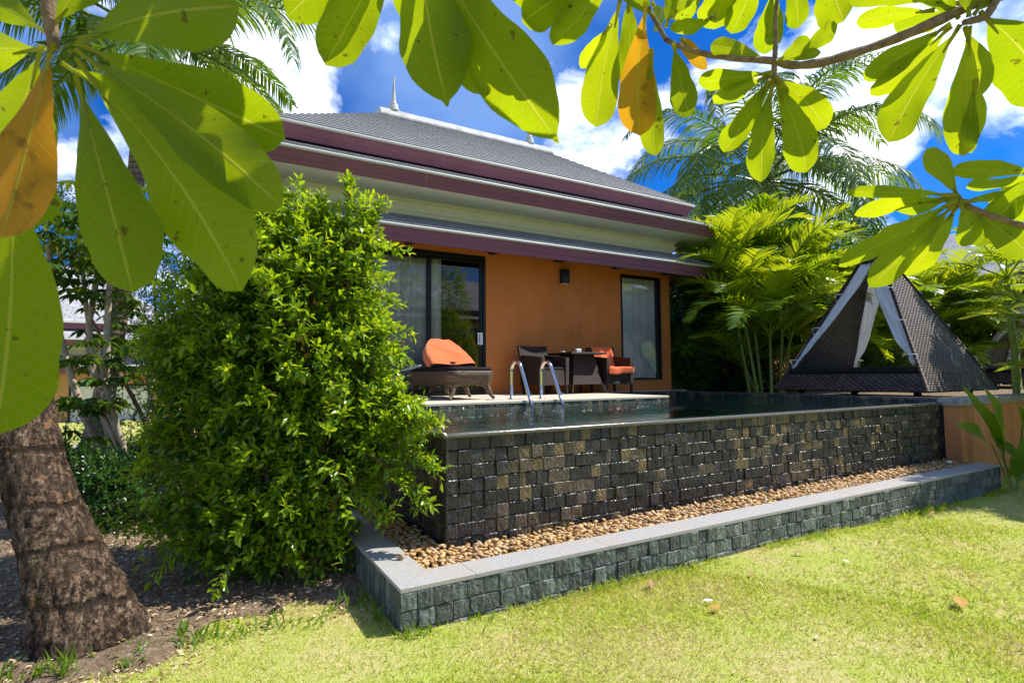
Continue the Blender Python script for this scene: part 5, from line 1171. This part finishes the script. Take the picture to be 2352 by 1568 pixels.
spots = np.array(spots); spots[:, 0] = np.clip(spots[:, 0], PX+CW+.018, None); spots[:, 1] = np.where(spots[:, 0] > QX-.02, np.clip(spots[:, 1], None, QY-.018), spots[:, 1])
dist = np.linalg.norm(spots-EYE, axis=1) + 1.2*(spots[:, 2] < .215); order = np.argsort(dist)
pb_meshes = []
for k in range(24):
    mb = MB(); P = tpl[k % 10]; mb.grid(P, np.tile([0, 0, (k+.5)/24], (70, 1)), closed=True); o = mb.build('pebble', M['pebble'], smooth=True); pb_meshes.append(o.data); bpy.data.objects.remove(o)
def peb_xf(): return rp.uniform(.017, .030)*np.array([1, rp.uniform(.75,1.05), rp.uniform(.65,1.0)]), (rp.normal(0,.24), rp.normal(0,.24), rp.uniform(0,6.28))
for k in order[:299]:
    o = bpy.data.objects.new('pebble', pb_meshes[rp.integers(24)]); col.objects.link(o); s, e = peb_xf()
    o.location = spots[k]; o.scale = s; o.rotation_euler = e
    tag(o, 'smooth tan river pebble in the gravel strip between pool and kerb', 'pebble', 'river pebbles in the kerb strip')
o = bpy.data.objects.new('pebble', pb_meshes[7]); col.objects.link(o); q = ground(984*2352/3240*0+ (1080+990*.19133)*2352/3240, (1640+668*.19133)*2352/3240, CT); o.location = (q[0], q[1], CT+.014); o.scale = (.030,.026,.030); o.rotation_euler = (0,0,.4)
tag(o, 'single pebble lying out on the granite coping', 'pebble')
mb = MB()
for k in order[299:]:
    s, e = peb_xf(); Rm = np.array(Matrix.Rotation(e[2], 3, 'Z') @ Matrix.Rotation(e[1], 3, 'Y') @ Matrix.Rotation(e[0], 3, 'X')); P = (tpl[rp.integers(10)].reshape(-1, 3)*s)@Rm.T+spots[k]
    mb.add(P, PF, (0, 0, rp.random()))
tag(mb.build('pebble_bed', M['pebble'], smooth=True), 'bed of tan river pebbles along the pool foot', 'pebbles', kind='stuff')
w_o = MB(); w_o.grid(tpl[3]*np.array([.05,.045,.04])+np.array([8.28, 3.30, .265]), np.tile([0,0,.5], (70,1)), closed=True)
tag(w_o.build('white_stone', M['shell'], loc=(8.28,3.3,.26), smooth=True), 'pale white stone at the far right end of the pebble strip', 'stone')

# ------------------------------------------------------------------ lawn grass
rg = np.random.default_rng(23)
GT = np.array([(-.5,0,0), (.5,0,0), (-.38,.55,.0), (.38,.55,.0), (0,1,0)], float); GF = [np.array([[2,3,4]]), np.array([[0,1,3,2]])]
def grass(mb, x, y, hmul=1.0, straw=None):
    N = len(x); z = gz(x, y)-.004
    pn = np.sin(x*1.9+1.3*np.sin(y*1.1))*np.cos(y*2.3+x*.6) + .6*np.sin(x*5.1+y*3.7) + .4*np.sin(x*11.3-y*9.1)
    base = .56 - .20*pn + rg.normal(0, .25, N) + .05
    if straw is not None: base = base + straw
    far = np.clip((x-3.0)/5., 0, 1); base = base - .16*far
    rnd = np.clip(base, 0, 1)
    az = rg.uniform(0, 6.28, N); lean_ = rg.uniform(.5, 1.42, N)
    Y = np.stack([np.cos(az)*np.sin(lean_), np.sin(az)*np.sin(lean_), np.cos(lean_)], 1); X = nrm(np.cross(Y, rg.normal(size=(N,3)))); Z = np.cross(X, Y)
    d = np.hypot(x, y); hgt = rg.uniform(.016, .046, N)*hmul*(1+.05*d); wdt = rg.uniform(.0022, .0050, N)*(.72+.20*d)
    c = np.stack([np.tile(GT[:, 0]+.5, (N,1)), np.tile(GT[:, 1], (N,1)), np.repeat(rnd[:, None], 5, 1)], -1)
    mb.scatter(GT, GF, np.stack([x, y, z], 1), X, Y, Z, wdt, hgt, hgt, c)
gm = MB()
def region(n, d0, d1, a0, a1):
    d = np.sqrt(rg.uniform(d0*d0, d1*d1, n)); a = rg.uniform(a0, a1, n); x = d*np.sin(a); y = d*np.cos(a)
    k = ((y < PY-.005) | (x < PX-.005) | (x > PXR+.01)) & ~((y > 3.27) & (x > 8.6)) & (y < soil_edge(x)+rg.normal(0,.20,n)) & ~((x > PX-.01) & (x < PXR+.01) & (y > PY-.01))
    return x[k], y[k]
for n, d0, d1 in [(70000, 1.2, 2.6), (80000, 2.6, 4.2), (80000, 4.2, 7.0), (55000, 7.0, 11.5)]: grass(gm, *region(n, d0, d1, YAW-.86, YAW+.95))
# longer green fringe along the kerb
n_ = 3800; x = PX-.02+(PXR-PX)*rg.uniform(0, 1, n_)**1.2; y = PY-.012-np.abs(rg.normal(0,.035,n_)); k = (np.sin(x*3.1)+.5*np.sin(x*7.7+1) + rg.normal(0,.4,n_)) > -.1; grass(gm, x[k], y[k], 2.1, -.38)
tag(gm.build('grass', M['grass']), 'short sunburnt green and straw coloured lawn grass', 'grass', kind='stuff')
# weeds and grass tufts around the trunk and soil edge
wm_ = MB()
for (u, v, n, hh) in [(120,1555,26,.16), (190,1545,16,.12), (330,1500,20,.09), (420,1478,26,.12), (480,1470,22,.10), (300,1530,20,.08), (620,1440,14,.13), (560,1460,14,.08), (800,1330,10,.2), (830,1395,14,.16), (860,1430,16,.14), (780,1400,14,.12), (905,1450,14,.10), (720,1430,14,.08), (970,1462,12,.09), (1110,1425,10,.09), (20,1560,16,.12)]:
    g0 = ground(u, v); N = n; az = rg.uniform(0, 6.28, N); ln = rg.uniform(.15, .9, N); Y = np.stack([np.cos(az)*np.sin(ln), np.sin(az)*np.sin(ln), np.cos(ln)], 1)
    pos = g0 + np.stack([rg.normal(0,.05,N), rg.normal(0,.05,N), np.zeros(N)], 1); wm_.scatter(LV, LF, pos, nrm(np.cross(Y, [0.2,.1,1.])), Y, nrm(np.cross(nrm(np.cross(Y, [.2,.1,1.])), Y)), np.full(N, .014)*rg.uniform(.6,1.3,N), hh*rg.uniform(.5,1.1,N), hh*rg.uniform(.5,1.,N)*.6, leaf_cols(np.clip(rg.normal(.45,.25,N),0,1)))
tag(wm_.build('weeds', M['ginger_leaf']), 'scattered green weeds and grass tufts along the bare soil', 'weeds', kind='stuff')
# leaf litter on the soil
lt = MB(); n_ = 13000; x = rg.uniform(-2.6, 1.0, n_); y = rg.uniform(2.7, 6.2, n_); k = (y > soil_edge(x)-.25+rg.normal(0,.08,n_)); x, y = x[k], y[k]; N = len(x); az = rg.uniform(0,6.28,N); Y = np.stack([np.cos(az), np.sin(az), rg.normal(0,.22,N)], 1); Y = nrm(Y)
e_ = 3.38 + .28*np.clip((x+.2)/1.1, -.3, 1.1); zz_ = np.clip((y-e_)*.30, 0, .035)+.012-np.clip((x-1.45)*.9,0,.2)
up = nrm(np.array([0,0,1.])+rg.normal(0,.3,(N,3))); X = nrm(np.cross(Y, up)); L_ = rg.uniform(.010,.040,N)
lt.scatter(LV, LF, np.stack([x,y,zz_],1), X, Y, np.cross(X,Y), L_*.45, L_, L_, leaf_cols(rg.random(N)))
m, n = newmat('litter'); a = n.sep(n.attr()); fin(n, princ(n, n.ramp(a[2], [(0,(.14,.07,.035)), (.4,(.38,.25,.14)), (.75,(.62,.48,.30)), (.97,(.66,.52,.32)), (1,(.65,.42,.1))]), .8, .2))
tag(lt.build('leaf_litter', m), 'dry brown leaf litter on the bare soil', 'litter', kind='stuff')
# dry bits in the lawn
lt2 = MB(); n_ = 700; d = np.sqrt(rg.uniform(1.5, 60, n_)); a_ = rg.uniform(YAW-.7, YAW+.85, n_); x, y = d*np.sin(a_), d*np.cos(a_); k = (y < PY-.05) & (y < soil_edge(x)+.1); x, y = x[k], y[k]; N = len(x); az = rg.uniform(0,6.28,N); Y = nrm(np.stack([np.cos(az), np.sin(az), rg.normal(.1,.2,N)],1)); X = nrm(np.cross(Y, nrm(np.array([0,0,1.])+rg.normal(0,.3,(N,3))))); L_ = rg.uniform(.015,.05,N)
lt2.scatter(LV, LF, np.stack([x,y,gz(x,y)+.018],1), X, Y, np.cross(X,Y), L_*rg.uniform(.12,.4,N), L_, L_, leaf_cols(rg.random(N)))
tag(lt2.build('lawn_litter', m), 'dry brown bits scattered over the lawn grass', 'litter', kind='stuff')
# single fallen leaves and petals
def fallen(u, v, L, ang, mat, label, ratio=.42, curl=.15):
    g0 = ground(u, v); g0[2] = gz(g0[0], g0[1])+.032; a = np.array([math.cos(ang), math.sin(ang), .05]); mb = MB(); blade(mb, g0-a*L/2, g0+a*L/2, L*ratio, (.02,-.05,1), curl*.4, .12, .4, prof='el', seed=int(u), nu=7, nv=10)
    tag(mb.build('fallen_leaf', M[mat], loc=g0, smooth=True), label, 'fallen leaf')
M['tan_leaf'] = leafmat('tan_leaf', (.55,.30,.07), (.6,.36,.10), (.6,.3,.05), (.6,.35,.06), .3, .6, .3)
fallen(2205,1386,.17,.5,'tan_leaf','yellow tan fallen leaf lying alone on the right side of the lawn')
fallen(1645,1407,.09,.1,'tan_leaf','small orange fallen leaf beside a white petal on the lawn')
fallen(1836,1272,.13,-.7,'dead','narrow brown dry leaf on the lawn near the kerb wall',.25)
fallen(1726,1322,.07,.4,'dead','small dark brown dry leaf on the middle of the lawn',.4)
fallen(1627,1389,.06,-.5,'shell','white petal lying on the lawn beside the small orange leaf',.55,.05)
fallen(1943,1290,.055,1.1,'shell','white petal lying on the greenest patch of lawn',.5,.05)
fallen(1495,1352,.12,.9,'dead','curled brown leaf on the lawn in front of the kerb middle',.3,.25)
fallen(2140,1170,.16,.2,'dead','long brown leaf in the shade at the right foot of the kerb',.22)

# ------------------------------------------------------------------ neighbouring villas
def neighbour(name, ox, oy, wx, wy, z0, ze, label, wins):
    t = thing(name, (ox, oy, z0), label, 'house')
    MB().box((ox, oy, z0), (ox+wx, oy+wy, ze+.6)).build('wall', M['neigh_wall'], t)
    def tier(ov, z, slope, run, fh, nm):
        mb = MB(); x0, x1, y0, y1 = ox-ov, ox+wx+ov, oy-ov, oy+wy+ov
        lo = [(x0,y0),(x1,y0),(x1,y1),(x0,y1)]; hi = [(x0+run,y0+run),(x1-run,y0+run),(x1-run,y1-run),(x0+run,y1-run)]
        for i in range(4):
            A_, B2 = lo[i], lo[(i+1)%4]; C2, D2 = hi[(i+1)%4], hi[i]; ln = math.hypot(A_[0]-B2[0], A_[1]-B2[1])
            mb.add([(*A_,z),(*B2,z),(*C2,z+run*slope),(*D2,z+run*slope)], [[0,1,2,3]], [(0,0,.5),(ln,0,.5),(ln-run,run*1.1,.5),(run,run*1.1,.5)])
        mb.build('roof', M['shingle'], t)
        P = np.array([[(x0+d,y0+d,zz),(x1-d,y0+d,zz),(x1-d,y1-d,zz),(x0+d,y1-d,zz)] for d, zz in [(0,z-.002),(-.01,z-.05),(.02,z-.052)]]); MB().grid(P, closed=True).build('roof_trim', M['white_trim'], t)
        P = np.array([[(x0+d,y0+d,zz),(x1-d,y0+d,zz),(x1-d,y1-d,zz),(x0+d,y1-d,zz)] for d, zz in [(.021,z-.053),(.09,z-fh),(.5,z-fh)]]); MB().grid(P, closed=True).build('fascia', M['purple'], t)
    tier(.75, ze+.28, .5, .72, .28, 'lower'); tier(.9, ze+1.13, .45, 1.1, .24, 'middle'); tier(.43, ze+1.70, .68, min(wx, wy)/2+.42, .24, 'upper')
    P = np.array([[(ox-d,oy-d,z),(ox+wx+d,oy-d,z),(ox+wx+d,oy+wy+d,z),(ox-d,oy+wy+d,z)] for d, z in [(.05,ze+.6),(.06,ze+.72),(.14,ze+.80),(.14,ze+.9),(.8,ze+.9)]]); MB().grid(P, closed=True).build('soffit', M['cream'], t)
    for (x0, x1, za, zb) in wins:
        f = MB(); frame(f, ox+x0, ox+x1, z0+za, z0+zb, oy-.03, oy-.002, .06); o = f.build('window', M['black_metal'], t)
        drape(ox+x0+.05, ox+x1-.05, z0+za+.05, z0+zb-.05, oy-.014, 8, .004, 4).build('curtain', M['sheer'], o, smooth=True)
nl = at(-40, 868, 17.0)
neighbour('neighbour_villa', nl[0]-2.2, nl[1]-.4, 7.2, 6.0, -1.2, 1.55, 'neighbouring villa seen between the thin trunks at the left', [(1.2,3.6,.25,2.4), (4.4,6.6,.25,2.4)])
nr = at(2225, 845, 21.0)
neighbour('neighbour_villa', nr[0]-.6, nr[1]-2.0, 9, 6.5, .5, 3.25, 'neighbouring villa partly hidden behind the sunlit palms at the right edge', [(.5,2.6,.3,2.4), (4.0,7.0,.3,2.4)])
neighbour('neighbour_villa', 5.5, -18, 14, 6.0, 0, 3.6, 'neighbouring villa behind the viewer mirrored in the glass door', [(.5,2.6,.3,2.4)])
